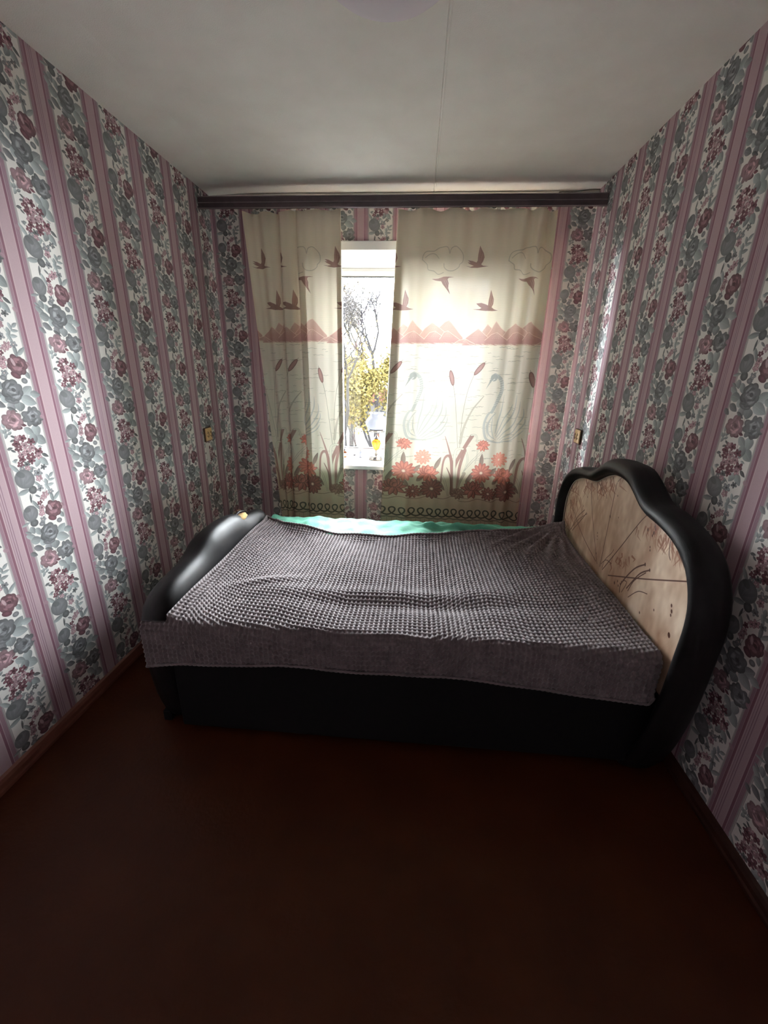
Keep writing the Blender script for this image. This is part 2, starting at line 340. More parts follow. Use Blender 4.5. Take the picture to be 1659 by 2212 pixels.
# --- curtain print: cranes, mountains, lake, reeds, swans, lotus flowers and a border of loops
YC = 2.96
CX0 = at_y(864, 795, YC)[0]; CP = at_y(1035, 797, YC)[0] - CX0
CR, CZ1, CZ0 = 1100.0, 2.42, 0.30          # pixels per metre
def make_curtain_print():
    rng = random.Random(8)
    C = Canvas(int(CP * CR), int((CZ1 - CZ0) * CR), (238, 234, 214), True, False)
    sc = C.w / (CP * CR)
    def cv(x, y):
        p = at_y(x, y, YC); return ((p[0] - CX0) * CR * sc, (CZ1 - p[2]) * CR)
    K = 3.62
    c2 = lambda x, y: cv(840 + x / 3.456, 400 + y / 3.456)
    c4 = lambda x, y: cv(800 + x / 3.95, 780 + y / 3.95)
    # cloth colour: dyed beige, top lightened and water dimmed to even out the light, beige under the flowers
    zz = CZ1 - (np.arange(C.h) + .5) / CR
    ks = [(.30, (206, 184, 160)), (.55, (216, 196, 170)), (.66, (226, 218, 188)), (.85, (230, 222, 204)), (1.5, (230, 222, 205)), (1.75, (242, 232, 208)), (2.42, (248, 236, 210))]
    for ch in range(3):
        C.a[:, :, ch] = np.interp(zz, [k[0] for k in ks], [k[1][ch] / 255 for k in ks])[:, None]
    # water dashes
    for i in range(120):
        x = rng.uniform(864, 1035); y = 745 + 250 * rng.random() ** 1.15; L = rng.uniform(6, 24)
        pts = [(x + L * t, y + .7 * math.sin(t * 9 + i)) for t in (0, .2, .4, .6, .8, 1)]
        C.line([cv(*p) for p in pts], [1, 3, 3, 2.4, 3, 1], (150, 146, 130), .8)
    # clouds
    cl = (160, 150, 128)
    for P in ([(255, 560), (262, 525), (285, 495), (340, 490), (380, 465), (430, 460), (448, 480), (455, 512), (468, 475), (500, 458), (530, 480), (555, 520), (552, 570), (530, 592), (520, 615), (480, 640), (440, 640), (415, 615), (412, 585)],
              [(258, 560), (290, 592), (298, 630), (340, 640), (370, 662), (408, 652)], [(278, 540), (310, 515), (350, 512), (376, 542)]):
        C.line([c2(*p) for p in smooth_pts(P)], 5.5, cl, .55)
    # cranes
    br = (156, 112, 102); br2 = (128, 88, 82)
    for P in ([(575, 600), (612, 606), (636, 600), (604, 584), (590, 572), (612, 574), (592, 556), (626, 562), (655, 577), (664, 562), (668, 520), (682, 452), (694, 480), (708, 508), (714, 540), (702, 572), (688, 592), (702, 602), (742, 607), (702, 612), (660, 618), (618, 613)],
              [(624, 928), (676, 926), (690, 918), (668, 902), (652, 884), (690, 880), (722, 892), (738, 900), (744, 860), (762, 783), (772, 815), (784, 850), (780, 886), (766, 912), (786, 926), (816, 934), (772, 940), (720, 941), (670, 934)],
              [(325, 700), (372, 694), (410, 684), (486, 687), (446, 694), (438, 706), (446, 735), (442, 770), (456, 818), (432, 782), (404, 742), (392, 716), (350, 709)]):
        C.poly([c2(*p) for p in P], br, .95, br2)
    for x0, y0, x1, y1 in ((672, 570, 684, 480), (682, 575, 700, 510), (750, 900, 764, 810), (760, 905, 778, 850), (412, 710, 436, 775), (424, 708, 444, 750)):
        C.line([c2(x0, y0), c2(x1, y1)], 2.2, (206, 170, 156), .7)
    # mountains
    edge = (236, 204, 186)
    def hill(P, ca, cb, al=.95):
        P = [(x, y) for x, y in P]; base = [(P[-1][0], 1186), (P[0][0], 1186)]
        C.poly([c2(*p) for p in P + base], ca, al, cb)
        C.line([c2(*p) for p in P], 3.6, edge, .85)
        mid = max(range(len(P)), key=lambda i: -P[i][1]); px_, py_ = P[mid]
        for q in range(5):
            C.line([c2(px_, py_ + 4), c2(px_ + (q - 2) * 16, py_ + 48)], 1.6, (222, 188, 172), .55)
    R1, R2 = (206, 164, 148), (186, 134, 124)
    for sx in (0, ):
        hill([(60, 1130), (95, 1075), (125, 1033), (160, 1062), (210, 1100), (260, 1130)], R1, R2)
        hill([(330, 1130), (380, 1060), (420, 1022), (450, 1010), (480, 1045), (520, 1100), (552, 1135)], R1, R2)
        hill([(120, 1120), (150, 1080), (190, 1008), (225, 1055), (262, 1090), (320, 1130)], R1, R2)
        hill([(240, 1120), (275, 1070), (330, 1024), (375, 1060), (430, 1110), (470, 1140)], R1, R2)
        hill([(-50, 1150), (0, 1110), (60, 1065), (110, 1110), (180, 1165)], (198, 152, 140), (176, 122, 116))
        hill([(110, 1150), (160, 1105), (200, 1090), (250, 1130), (290, 1165)], (192, 146, 136), (170, 116, 112))
        hill([(270, 1150), (310, 1100), (350, 1088), (400, 1130), (440, 1175)], (192, 146, 136), (170, 116, 112))
        hill([(380, 1150), (410, 1100), (440, 1088), (490, 1125), (550, 1170)], (196, 150, 138), (174, 120, 114))
        hill([(480, 1185), (520, 1160), (570, 1145), (610, 1170), (640, 1186)], (198, 152, 140), (180, 130, 122))
    for i in range(60):
        x = rng.uniform(0, 591); C.line([c2(x, 1178), c2(x + rng.uniform(10, 40), 1186)], 3, (226, 208, 186), .6)
    # swan (pale grey)
    sw, sd = (172, 177, 172), (146, 153, 150)
    dx = 345 - 345
    neck = [(392, 104), (430, 130), (448, 175), (448, 240), (425, 310), (402, 370), (380, 420)]
    C.line([c4(*p) for p in smooth_pts(neck)], [K * 7 - .12 * i for i in range(len(smooth_pts(neck)))], sw, .95)
    C.ell(*c4(385, 128), 11 * K * .62, 9 * K * .8, .2, sd, .95, 2)
    C.poly([c4(352, 140), c4(372, 150), c4(318, 228), c4(345, 170)], sd, .95)
    C.line([c4(365, 160), c4(388, 140)], [1.5, 5], (240, 240, 232), .9)
    for q in range(12):
        i = q / 12; x = np.interp(i, [0, .25, .6, 1], [444, 452, 432, 404]); y = 150 + i * 230
        C.line([c4(x - 22, y + 6), c4(x + 10, y - 8)], 3, (238, 238, 230), .8)
    for P, w in (([(400, 400), (350, 440), (322, 520), (328, 600), (352, 650), (430, 672), (560, 660)], 22), ([(410, 430), (372, 480), (352, 540), (366, 610), (420, 650)], 14),
                 ([(425, 630), (500, 520), (560, 400), (575, 270)], 12), ([(435, 645), (540, 540), (605, 430), (618, 330)], 12),
                 ([(450, 655), (570, 570), (640, 470), (645, 390)], 11), ([(470, 662), (590, 600), (650, 520), (655, 470)], 10),
                 ([(500, 666), (600, 625), (648, 570)], 9), ([(415, 600), (430, 500), (455, 400), (472, 272)], 11), ([(418, 620), (470, 500), (520, 420), (545, 350)], 10),
                 ([(390, 470), (385, 560), (405, 640)], 8), ([(345, 500), (342, 570), (360, 630)], 7)):
        pp = smooth_pts(P, 6); n = len(pp)
        C.line([c4(*p) for p in pp], [max(1.2, w * .9 * math.sin(math.pi * (.12 + .86 * i / n))) for i in range(n)], sw, .85)
    # reeds
    r1, r2 = (150, 106, 100), (118, 78, 74)
    def reed(P, w0, w1, col=r1, al=.95, f=c4, out=None):
        pp = smooth_pts(P, 7); n = len(pp)
        ws = [w0 + (w1 - w0) * i / (n - 1) for i in range(n)]
        if out: C.line([f(*p) for p in pp], [w + 3.4 for w in ws], out, .8)
        C.line([f(*p) for p in pp], ws, col, al)
    ol = (128, 122, 108)
    for f in (c4,):
        reed([(745, 740), (735, 500), (722, 300), (706, 205)], 3, 3, ol)
        reed([(762, 740), (785, 480), (830, 260), (886, 118)], 3, 3, ol)
        reed([(765, 700), (800, 560), (875, 410), (968, 300)], 16, 2, (190, 182, 164), .9, out=ol)
        reed([(700, 1150), (712, 930), (785, 770), (866, 640)], 22, 30, r1, .95)
        reed([(862, 632), (905, 640), (915, 760), (893, 870)], 10, 5, (232, 228, 208), .9, out=ol)
        reed([(690, 1130), (700, 900), (672, 760), (638, 640)], 30, 3, r1)
        reed([(600, 1030), (622, 860), (660, 806), (690, 860), (700, 1140)], 12, 26, r1)
        reed([(716, 1080), (722, 800), (765, 748), (812, 770), (828, 850), (790, 960)], 20, 6, (232, 228, 208), .9, out=ol)
        reed([(738, 1120), (758, 920), (806, 760)], 18, 26, r1)
        reed([(690, 1140), (684, 1000), (650, 908)], 22, 4, r2)
        reed([(735, 1140), (760, 1040), (800, 960)], 8, 22, (168, 150, 130), .9, out=ol)
        for P in ([(780, 960), (860, 850), (950, 770)], [(800, 940), (880, 850), (960, 780)], [(655, 1150), (620, 1010), (570, 930)], [(665, 1150), (640, 1020), (600, 950)]):
            reed(P, 3, 2, ol, .8)
    # bulrush heads
    for (cx, cy, an) in ((676 / 3.456 + 840, 1372 / 3.456 + 400, -.9), (470 / 3.456 + 840, 1440 / 3.456 + 400, 1.33)):
        a_, b_ = cv(cx, cy); C.ell(a_, b_, 15.5 * K, 4.6 * K, an, (96, 62, 60), 1, 1.5); C.ell(a_, b_, 13.6 * K, 3.4 * K, an, (170, 122, 114), 1, 2, (150, 102, 98))
        ex = -math.cos(an), -math.sin(an)
        s_ = -1 if an < 0 else 1
        C.line([(a_ + s_ * ex[0] * 15 * K, b_ + s_ * ex[1] * 15 * K), (a_ + s_ * ex[0] * 19 * K, b_ + s_ * ex[1] * 19 * K)], 2.5, ol)
    # flowers
    def daisy(x, y, r, ca, cb, n=12):
        a_, b_ = c4(x, y); r = r / 3.95 * K
        for q in range(n):
            a = q * 2 * math.pi / n + .15
            C.ell(a_ + r * .62 * math.cos(a), b_ + r * .62 * math.sin(a), r * .42, r * .19, a, cb, 1, 1.2)
            C.ell(a_ + r * .60 * math.cos(a), b_ + r * .60 * math.sin(a), r * .36, r * .13, a, ca, 1, 1.5, tuple(.5 * u + .5 * v for u, v in zip(ca, cb)))
        C.ell(a_, b_, r * .26, r * .24, 0, cb, .7, 3); C.ell(a_, b_, r * .13, r * .12, 0, (250, 226, 206), 1, 1.5)
    def lotus(x, y, r, ca, cb):
        a_, b_ = c4(x, y); r = r / 3.95 * K
        for an, L, w in ((-2.95, 1.0, .2), (-.2, 1.0, .2), (.5, .95, .2), (2.65, .95, .2), (1.25, .8, .2), (1.9, .8, .2), (-2.5, .85, .25), (-.64, .85, .25), (-2.1, .85, .26), (-1.04, .85, .26), (-1.57, .82, .28), (-2.0, .5, .2), (-1.1, .5, .2)):
            x1, y1 = a_ + r * L * .55 * math.cos(an), b_ + r * L * .55 * math.sin(an)
            C.leaf(x1, y1, r * L * .55, r * (w + .03), an, cb, 1); C.leaf(x1, y1, r * L * .5, r * w * .8, an, ca, 1)
    S1, S2 = (224, 130, 112), (176, 88, 80); D1, D2 = (158, 88, 84), (100, 60, 60)
    for (x, y, rx, an) in ((318, 830, 62, -1.57), (575, 870, 62, -1.15), (415, 915, 42, -.9), (215, 985, 50, -1.2), (850, 985, 50, -1.2), (330, 1030, 44, .9), (440, 1000, 40, -.8), (455, 1120, 50, -.9), (600, 1060, 60, .9)):
        a_, b_ = c4(x, y); C.leaf(a_, b_, rx / 3.95 * K, 14 / 3.95 * K * 1.3, an, (120, 96, 88), .9, (206, 190, 168))
    C.line([c4(140 + q * 30, 1165 + 10 * math.sin(q * .9)) for q in range(0, 24)], 5, (120, 96, 86), .8)
    lotus(250, 1075, 96, (176, 98, 92), D2); lotus(745, 1135, 62, (150, 112, 100), D2)
    daisy(385, 1110, 62, (172, 100, 92), D2, 11); daisy(525, 1088, 90, D1, D2, 14)
    daisy(320, 935, 88, S1, S2, 13); daisy(460, 820, 64, (236, 158, 138), S1, 12)
    lotus(495, 962, 88, S1, S2); lotus(322, 705, 58, S1, S2)
    # border of loops
    n = 9; lw = C.w / n
    for q in range(n):
        a_, b_ = c4(300, 1282); a_ = q * lw + lw * .4
        R_ = lw * .46
        C.line([(a_ + lw * t / 6.2832 + lw * .60 * math.sin(t + math.pi) * (.85 + .15 * math.cos(t)), b_ - R_ * 1.12 * math.cos(t)) for t in np.linspace(-math.pi, math.pi, 30)], 11, (58, 60, 56), 1)
        C.line([(a_ - lw * .5 + lw * t, b_ + R_ * (1.5 + .28 * math.sin(math.pi * t))) for t in np.linspace(0, 1, 9)], 7, (96, 94, 86), .85)
        C.line([(a_ - lw * .5 + lw * t, b_ + R_ * (1.75 + .2 * math.sin(math.pi * t))) for t in np.linspace(0, 1, 7)], 3.5, (120, 114, 100), .8)
        for dx in (-.5, 0):
            C.line([(a_ + dx * lw * .999 + 1, b_ + R_ * 1.95), (a_ + dx * lw * .999 + 1, b_ + R_ * 7)], 3, (128, 120, 104), .7)
    base = np.stack([np.interp(zz, [k[0] for k in ks], [k[1][ch] / 255 for k in ks]) for ch in range(3)], 1)[:, None, :].astype(np.float32)
    C.a = C.a * .72 + base * .28
    return C.image('curtain_print')

# --- headboard panel print: marbled tan with fine drawn grasses
def make_panel_print(XP):
    rng = random.Random(5); nr = np.random.RandomState(6)
    y0, y1, z0, z1 = 1.10, 2.44, .40, 1.10; R_ = 900.0
    C = Canvas(int((y1 - y0) * R_), int((z1 - z0) * R_), (186, 160, 130))
    # marbling: smooth low frequency noise, stretched upright
    def low(nx, ny):
        g = nr.rand(ny + 2, nx + 2); yy = np.linspace(0, ny, C.h); xx = np.linspace(0, nx, C.w)
        yi, xi = yy.astype(int), xx.astype(int); fy, fx = (yy - yi)[:, None], (xx - xi)[None]
        fy, fx = fy * fy * (3 - 2 * fy), fx * fx * (3 - 2 * fx)
        return (g[yi][:, xi] * (1 - fx) + g[yi][:, xi + 1] * fx) * (1 - fy) + (g[yi + 1][:, xi] * (1 - fx) + g[yi + 1][:, xi + 1] * fx) * fy
    m = .5 * low(14, 5) + .3 * low(40, 8) + .2 * low(90, 24)
    m = (m - m.min()) / (m.max() - m.min())
    ca, cb = np.array((158, 120, 94)) / 255, np.array((240, 220, 196)) / 255
    C.a[:] = ca * (1 - m[..., None]) + cb * m[..., None]
    f = lambda x, y: (lambda p: ((y1 - p[1]) * R_, (z1 - p[2]) * R_))(at_x(1180 + x / 3.606, 960 + y / 3.606, XP))
    rd = (138, 84, 62); dk = (78, 46, 36)
    # brushed reddish clumps
    for (x, y, n, L, sp) in ((380, 300, 26, 130, 60), (470, 290, 20, 120, 50), (200, 420, 30, 190, 50), (860, 640, 24, 130, 60), (960, 740, 18, 150, 50), (1040, 830, 12, 140, 40), (250, 330, 14, 90, 50), (600, 900, 14, 90, 50), (180, 560, 22, 120, 40)):
        for i in range(n):
            ax = x + rng.gauss(0, sp); ay = y + rng.gauss(0, 22); l = L * rng.uniform(.4, 1)
            C.line([f(ax, ay), f(ax + rng.gauss(0, 12), ay + l * .5), f(ax + rng.gauss(0, 20), ay + l)], [9, 6, .8], rd, rng.uniform(.3, .7))
    L_ = [([(352, 300), (372, 560), (408, 930)], 2.6), ([(555, 300), (510, 560), (430, 950)], 3), ([(190, 430), (290, 700), (398, 910)], 2.6),
          ([(820, 555), (780, 556), (600, 790), (450, 975)], 3), ([(495, 1020), (800, 1050), (1165, 1070)], 3.4),
          ([(785, 935), (700, 970), (600, 1080), (585, 1150)], 4), ([(820, 980), (740, 1010), (640, 1120)], 4), ([(790, 1000), (700, 1060), (650, 1140)], 3),
          ([(800, 1165), (730, 1145), (650, 1190)], 2.2), ([(310, 510), (250, 570), (200, 660)], 3), ([(325, 532), (290, 580), (210, 670)], 3),
          ([(440, 930), (480, 900), (520, 930)], 2), ([(410, 300), (440, 350), (455, 400)], 3), ([(425, 300), (470, 380), (480, 420)], 2.2), ([(395, 300), (405, 370), (410, 430)], 2.2),
          ([(560, 290), (575, 270), (585, 260)], 2.4), ([(970, 740), (965, 850), (975, 900)], 2.6), ([(1010, 770), (1040, 860), (1080, 960)], 2.4), ([(600, 1080), (620, 1060), (640, 1080), (600, 1150)], 2.4),
          ([(450, 960), (470, 900), (520, 850), (540, 820)], 2), ([(330, 540), (255, 590), (180, 680)], 2)]
    for P, w in L_:
        pp = smooth_pts(P, 6); C.line([f(*p) for p in pp], [w * 1.25] * len(pp), dk, .9)
    for (x, y, r) in ((565, 400, 5), (510, 562, 8), (402, 850, 6), (785, 935, 8), (820, 980, 7), (985, 1255, 7), (985, 1300, 8), (978, 1330, 6), (962, 1485, 11), (850, 1290, 5), (740, 1310, 6), (545, 1078, 8), (570, 1065, 6), (590, 1085, 6), (575, 1100, 6), (600, 1070, 5), (845, 690, 8), (855, 660, 6), (835, 710, 6), (800, 665, 7), (850, 640, 6), (820, 800, 5), (820, 825, 5), (412, 690, 5), (412, 715, 5), (410, 740, 4), (575, 570, 4), (330, 410, 5), (300, 480, 4), (520, 262, 6)):
        C.ell(*f(x, y), r * .8, r * .5, 1.2, dk, .95, 1.5)
    return C.image('headboard_print'), (y0, y1, z0, z1)

IMG_WALL = make_wallpaper(); IMG_CURT = make_curtain_print()

# ------------------------------------------------------------------ materials in use
M = {}
M['wall'] = print_mat('striped_floral_wallpaper', IMG_WALL, rough=.78, bump=.25, bscale=900, spec=.25)
M['ceiling'] = noise_mat('ceiling_whitewash', (240, 235, 230), (246, 242, 237), 6, .9, .35, 260, dist=.004, spec=.2)
M['white_wall'] = noise_mat('white_paint', (210, 208, 204), (222, 220, 216), 8, .7, .1, 90)
M['floor'] = noise_mat('brown_floor_paint', (60, 25, 6), (71, 32, 8), 5, .5, .15, 60, spec=.22)
M['base'] = noise_mat('brown_skirting_paint', (104, 60, 50), (120, 74, 60), 14, .4, .1)
M['pelmet'] = noise_mat('dark_pelmet', (70, 58, 62), (84, 70, 74), 20, .45, .08)
M['pelmet2'] = noise_mat('pelmet_ridge', (128, 116, 120), (140, 128, 130), 20, .35, .05)
M['pvc'] = noise_mat('white_pvc', (226, 229, 232), (234, 236, 238), 6, .3, .02)
M['gasket'] = noise_mat('black_gasket', (34, 34, 36), (44, 44, 46), 20, .6, .02)
M['leather'] = noise_mat('black_leather', (20, 19, 20), (28, 26, 27), 40, .42, .35, 700, spec=.2, dist=.002)
M['leather_dark'] = noise_mat('black_base_cloth', (14, 14, 15), (20, 19, 20), 40, .8, .1, 300, spec=.2)
M['socket'] = noise_mat('yellowed_plastic', (206, 172, 118), (222, 190, 138), 30, .4, .03)
M['socket_dark'] = noise_mat('socket_slot', (70, 42, 18), (86, 54, 26), 30, .6, .0)
M['foam'] = noise_mat('yellow_foam', (214, 176, 112), (236, 206, 150), 90, .95, .8, 300)
M['sheet'] = noise_mat('cream_sheet', (196, 186, 168), (210, 202, 186), 14, .9, .2, 300)
M['chrome'] = noise_mat('aged_chrome', (96, 92, 90), (132, 130, 126), 40, .25, .05, metallic=.85)
M['dark_metal'] = noise_mat('dark_metal', (46, 46, 50), (66, 66, 70), 40, .4, .05, metallic=.6)
M['whitep'] = noise_mat('white_cable', (172, 170, 166), (184, 182, 178), 40, .5, .02)
M['wire'] = noise_mat('grey_wire', (70, 64, 60), (84, 78, 72), 40, .5, .02)
M['teal'] = noise_mat('mint_green_sheet', (84, 156, 132), (104, 176, 150), 9, .85, .35, 60, dist=.006)
M['blanket'] = noise_mat('mauve_grey_plush', (98, 88, 89), (122, 111, 112), 26, .85, .5, 900, dist=.003, spec=.3)
M['blanket'].node_tree.nodes['Principled BSDF'].inputs['Sheen Weight'].default_value = .5
M['blanket'].node_tree.nodes['Principled BSDF'].inputs['Sheen Roughness'].default_value = .4

def glass_thin(name, tint=(.96, .98, .97), gl=.06):
    m, t, b = mat_new(name); t.nodes.remove(b)
    o_ = t.nodes['Material Output']; tr = t.nodes.new('ShaderNodeBsdfTransparent'); gs = t.nodes.new('ShaderNodeBsdfGlossy')
    fr = t.nodes.new('ShaderNodeFresnel'); fr.inputs[0].default_value = 1.45; mx = t.nodes.new('ShaderNodeMixShader')
    tr.inputs[0].default_value = (*tint, 1); gs.inputs['Roughness'].default_value = .02
    t.links.new(fr.outputs[0], mx.inputs[0]); t.links.new(tr.outputs[0], mx.inputs[1]); t.links.new(gs.outputs[0], mx.inputs[2])
    t.links.new(mx.outputs[0], o_.inputs[0]); return m
M['glass'] = glass_thin('window_glass')
def solid_glass(name, col, rough=.08, trans=.8):
    m, t, b = mat_new(name); b.inputs['Base Color'].default_value = srgb(col); b.inputs['Transmission Weight'].default_value = trans
    b.inputs['Roughness'].default_value = rough; b.inputs['IOR'].default_value = 1.45
    n = t.nodes.new('ShaderNodeTexNoise'); n.inputs['Scale'].default_value = 90
    bp = t.nodes.new('ShaderNodeBump'); bp.inputs['Strength'].default_value = .08; t.links.new(n.outputs[0], bp.inputs['Height']); t.links.new(bp.outputs[0], b.inputs['Normal'])
    return m
M['amber'] = solid_glass('amber_glass', (214, 120, 22), .12, .6)
M['bottle'] = solid_glass('brown_bottle_glass', (104, 50, 20), .15, .5)
M['frost'] = solid_glass('frosted_white_glass', (122, 130, 148), .45, .05)
def cloth_mat(name, img=None, col=None, tl=.5, tp=.05):
    m, t, b = mat_new(name); t.nodes.remove(b); o_ = t.nodes['Material Output']
    df = t.nodes.new('ShaderNodeBsdfDiffuse'); ts = t.nodes.new('ShaderNodeBsdfTranslucent'); tr = t.nodes.new('ShaderNodeBsdfTransparent')
    m1 = t.nodes.new('ShaderNodeMixShader'); m2 = t.nodes.new('ShaderNodeMixShader'); m1.inputs[0].default_value = tl; m2.inputs[0].default_value = tp
    if img:
        uv = t.nodes.new('ShaderNodeUVMap'); uv.uv_map = 'UVMap'; ti = t.nodes.new('ShaderNodeTexImage'); ti.image = img; ti.extension = 'REPEAT'
        t.links.new(uv.outputs[0], ti.inputs[0]); src = ti.outputs[0]
        # fine weave
        wv = t.nodes.new('ShaderNodeTexWave'); wv.bands_direction = 'Z'; wv.inputs['Scale'].default_value = 55; wv.inputs['Distortion'].default_value = 2.5
        tcn = t.nodes.new('ShaderNodeTexCoord'); t.links.new(tcn.outputs['Object'], wv.inputs[0])
        mm = t.nodes.new('ShaderNodeMixRGB'); mm.blend_type = 'MULTIPLY'; mm.inputs[0].default_value = .10
        t.links.new(src, mm.inputs[1]); t.links.new(wv.outputs[0], mm.inputs[2]); src = mm.outputs[0]
        t.links.new(src, df.inputs[0]); t.links.new(src, ts.inputs[0])
    else:
        df.inputs[0].default_value = srgb(col); ts.inputs[0].default_value = srgb(col)
    tr.inputs[0].default_value = (1, 1, 1, 1)
    t.links.new(df.outputs[0], m1.inputs[1]); t.links.new(ts.outputs[0], m1.inputs[2])
    t.links.new(m1.outputs[0], m2.inputs[1]); t.links.new(tr.outputs[0], m2.inputs[2]); t.links.new(m2.outputs[0], o_.inputs[0])
    return m
M['curtain'] = cloth_mat('printed_curtain_cloth', IMG_CURT, tl=.034, tp=.0007)
M['lamp_glass'] = cloth_mat('opal_glass', col=(244, 236, 244), tl=.15, tp=0)

# ================================================================== STRUCTURE
def wall_uv(s_list, z_list, u_of_s, v_of_z, pt, name, hole=None):
    V, UV, F = [], [], []
    for z in z_list:
        for s_ in s_list:
            V.append(pt(s_, z)); UV.append((u_of_s(s_), v_of_z(z)))
    n = len(s_list)
    for j in range(len(z_list) - 1):
        for i in range(n - 1):
            if hole and hole(.5 * (s_list[i] + s_list[i + 1]), .5 * (z_list[j] + z_list[j + 1])): continue
            F.append((j * n + i, j * n + i + 1, (j + 1) * n + i + 1, (j + 1) * n + i))
    o = pydata(name, V, F, M['wall'], None, False, UV); o['kind'] = 'structure'; return o
vz = lambda zA: (lambda z: 1 + (z - zA) / .531)
wl = wall_uv(list(np.linspace(YF, YB, 30)), [0, 1.2, 2.5], lambda y: (y - 1.52) / .534, vz(1.159), lambda y, z: (XL, y, z), 'wall_left')
def nr_(y):   # stripes on the right wall lie a touch closer together towards the window
    return (-.2545 + math.sqrt(.2545 ** 2 + .008 * (1.82 - y))) / .004
wr = wall_uv(list(np.linspace(YF, YB, 60)), [0, 1.2, 2.5], lambda y: nr_(y) / 2, vz(1.198), lambda y, z: (XR, y, z), 'wall_right')
OX0, OX1, OZ0, OZ1 = -.76, .72, .735, 2.183
wb = wall_uv([XL, OX0, -.4, 0, .4, OX1, XR], [0, OZ0, 1.5, OZ1, 2.437], lambda x: (x + .415) / .509, vz(1.121), lambda x, z: (x, YB, z), 'wall_back',
             hole=lambda x, z: OX0 < x < OX1 and OZ0 < z < OZ1)
wf = wall_uv([XL, 0, XR], [0, 1.2, 2.5], lambda x: -x / .524, vz(1.1), lambda x, z: (x, YF, z), 'wall_front')
# masonry behind the papered face
bm = bmesh.new()
add_box(bm, XL - .3, OX0, YB + .004, 3.46, -.1, 2.7); add_box(bm, OX1, XR + .3, YB + .004, 3.46, -.1, 2.7)
add_box(bm, OX0, OX1, YB + .004, 3.46, -.1, OZ0 - .03); add_box(bm, OX0, OX1, YB + .004, 3.46, OZ1, 2.7)
o = bm_obj('facade_masonry', bm, M['white_wall'], wb)
for nm, a in (('masonry', (XL - .3, XL - .004, YF - .1, YB)), ):
    box(nm, a[0], a[1], a[2], a[3], -.1, 2.7, M['white_wall'], wl)
box('masonry', XR + .004, XR + .3, YF - .1, YB, -.1, 2.7, M['white_wall'], wr)
box('masonry', XL - .3, XR + .3, YF - .3, YF - .004, -.1, 2.7, M['white_wall'], wf)

fl = box('floor', XL - .01, XR + .01, YF - .01, YB + .01, -.12, 0, M['floor']); fl['kind'] = 'structure'
# ceiling: two slabs with a grouted joint, a plastered strip sloping slightly to the left wall
bm = bmesh.new()
xs = [XL - .01, XL + .0, -1.19, -1.165, .036, .041, .046, .051, .056, XR, XR + .01]
zs = [2.486, 2.486, 2.4975, 2.5, 2.5, 2.4985, 2.504, 2.4985, 2.5, 2.5, 2.5]
ys = np.linspace(YF - .01, YB + .01, 24)
vv = [[bm.verts.new((x, y, z)) for x, z in zip(xs, zs)] for y in ys]
for j in range(len(ys) - 1):
    for i in range(len(xs) - 1):
        bm.faces.new((vv[j][i], vv[j + 1][i], vv[j + 1][i + 1], vv[j][i + 1]))
add_box(bm, XL - .3, XR + .3, YF - .3, 3.46, 2.506, 2.72)
cl_ = bm_obj('ceiling', bm, M['ceiling']); cl_['kind'] = 'structure'

def skirting(name, x, sgn, mat=None):
    prof = [(0, 0), (.022, 0), (.022, .012), (.018, .020), (.016, .034), (.010, .046), (0, .052)]
    V, F = [], []; ys_ = [YF, YB]
    for y in ys_:
        for a, b in prof: V.append((x + sgn * a, y, b))
    n = len(prof)
    for i in range(n - 1): F.append((i, i + 1, n + i + 1, n + i))
    F.append(tuple(range(n))); F.append(tuple(range(n, 2 * n))[::-1])
    o = pydata(name, V, F, mat or M['base']); o['kind'] = 'structure'
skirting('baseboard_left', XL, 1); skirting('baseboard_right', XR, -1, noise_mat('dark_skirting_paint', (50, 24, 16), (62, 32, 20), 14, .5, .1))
o = box('baseboard_back', XL + .022, XR - .022, YB - .018, YB, 0, .05, M['base'], bev=.004); o['kind'] = 'structure'

# painted white strip above the paper on the window wall, a bit wavy
V, F = [], []; n = 30
for i in range(n + 1):
    x = XL + (XR - XL) * i / n; w = .003 * math.sin(x * 5) + .002 * math.sin(x * 13)
    for (y, z) in ((YB, 2.432), (YB - .016, 2.434), (YB - .018, 2.488 + w), (YB, 2.5)):
        V.append((x, y, z))
for i in range(n):
    for k in range(3): F.append((i * 4 + k, i * 4 + k + 1, i * 4 + 5 + k, i * 4 + 4 + k))
o = pydata('trim_1', V, F, M['white_wall'], None, False); o['kind'] = 'structure'

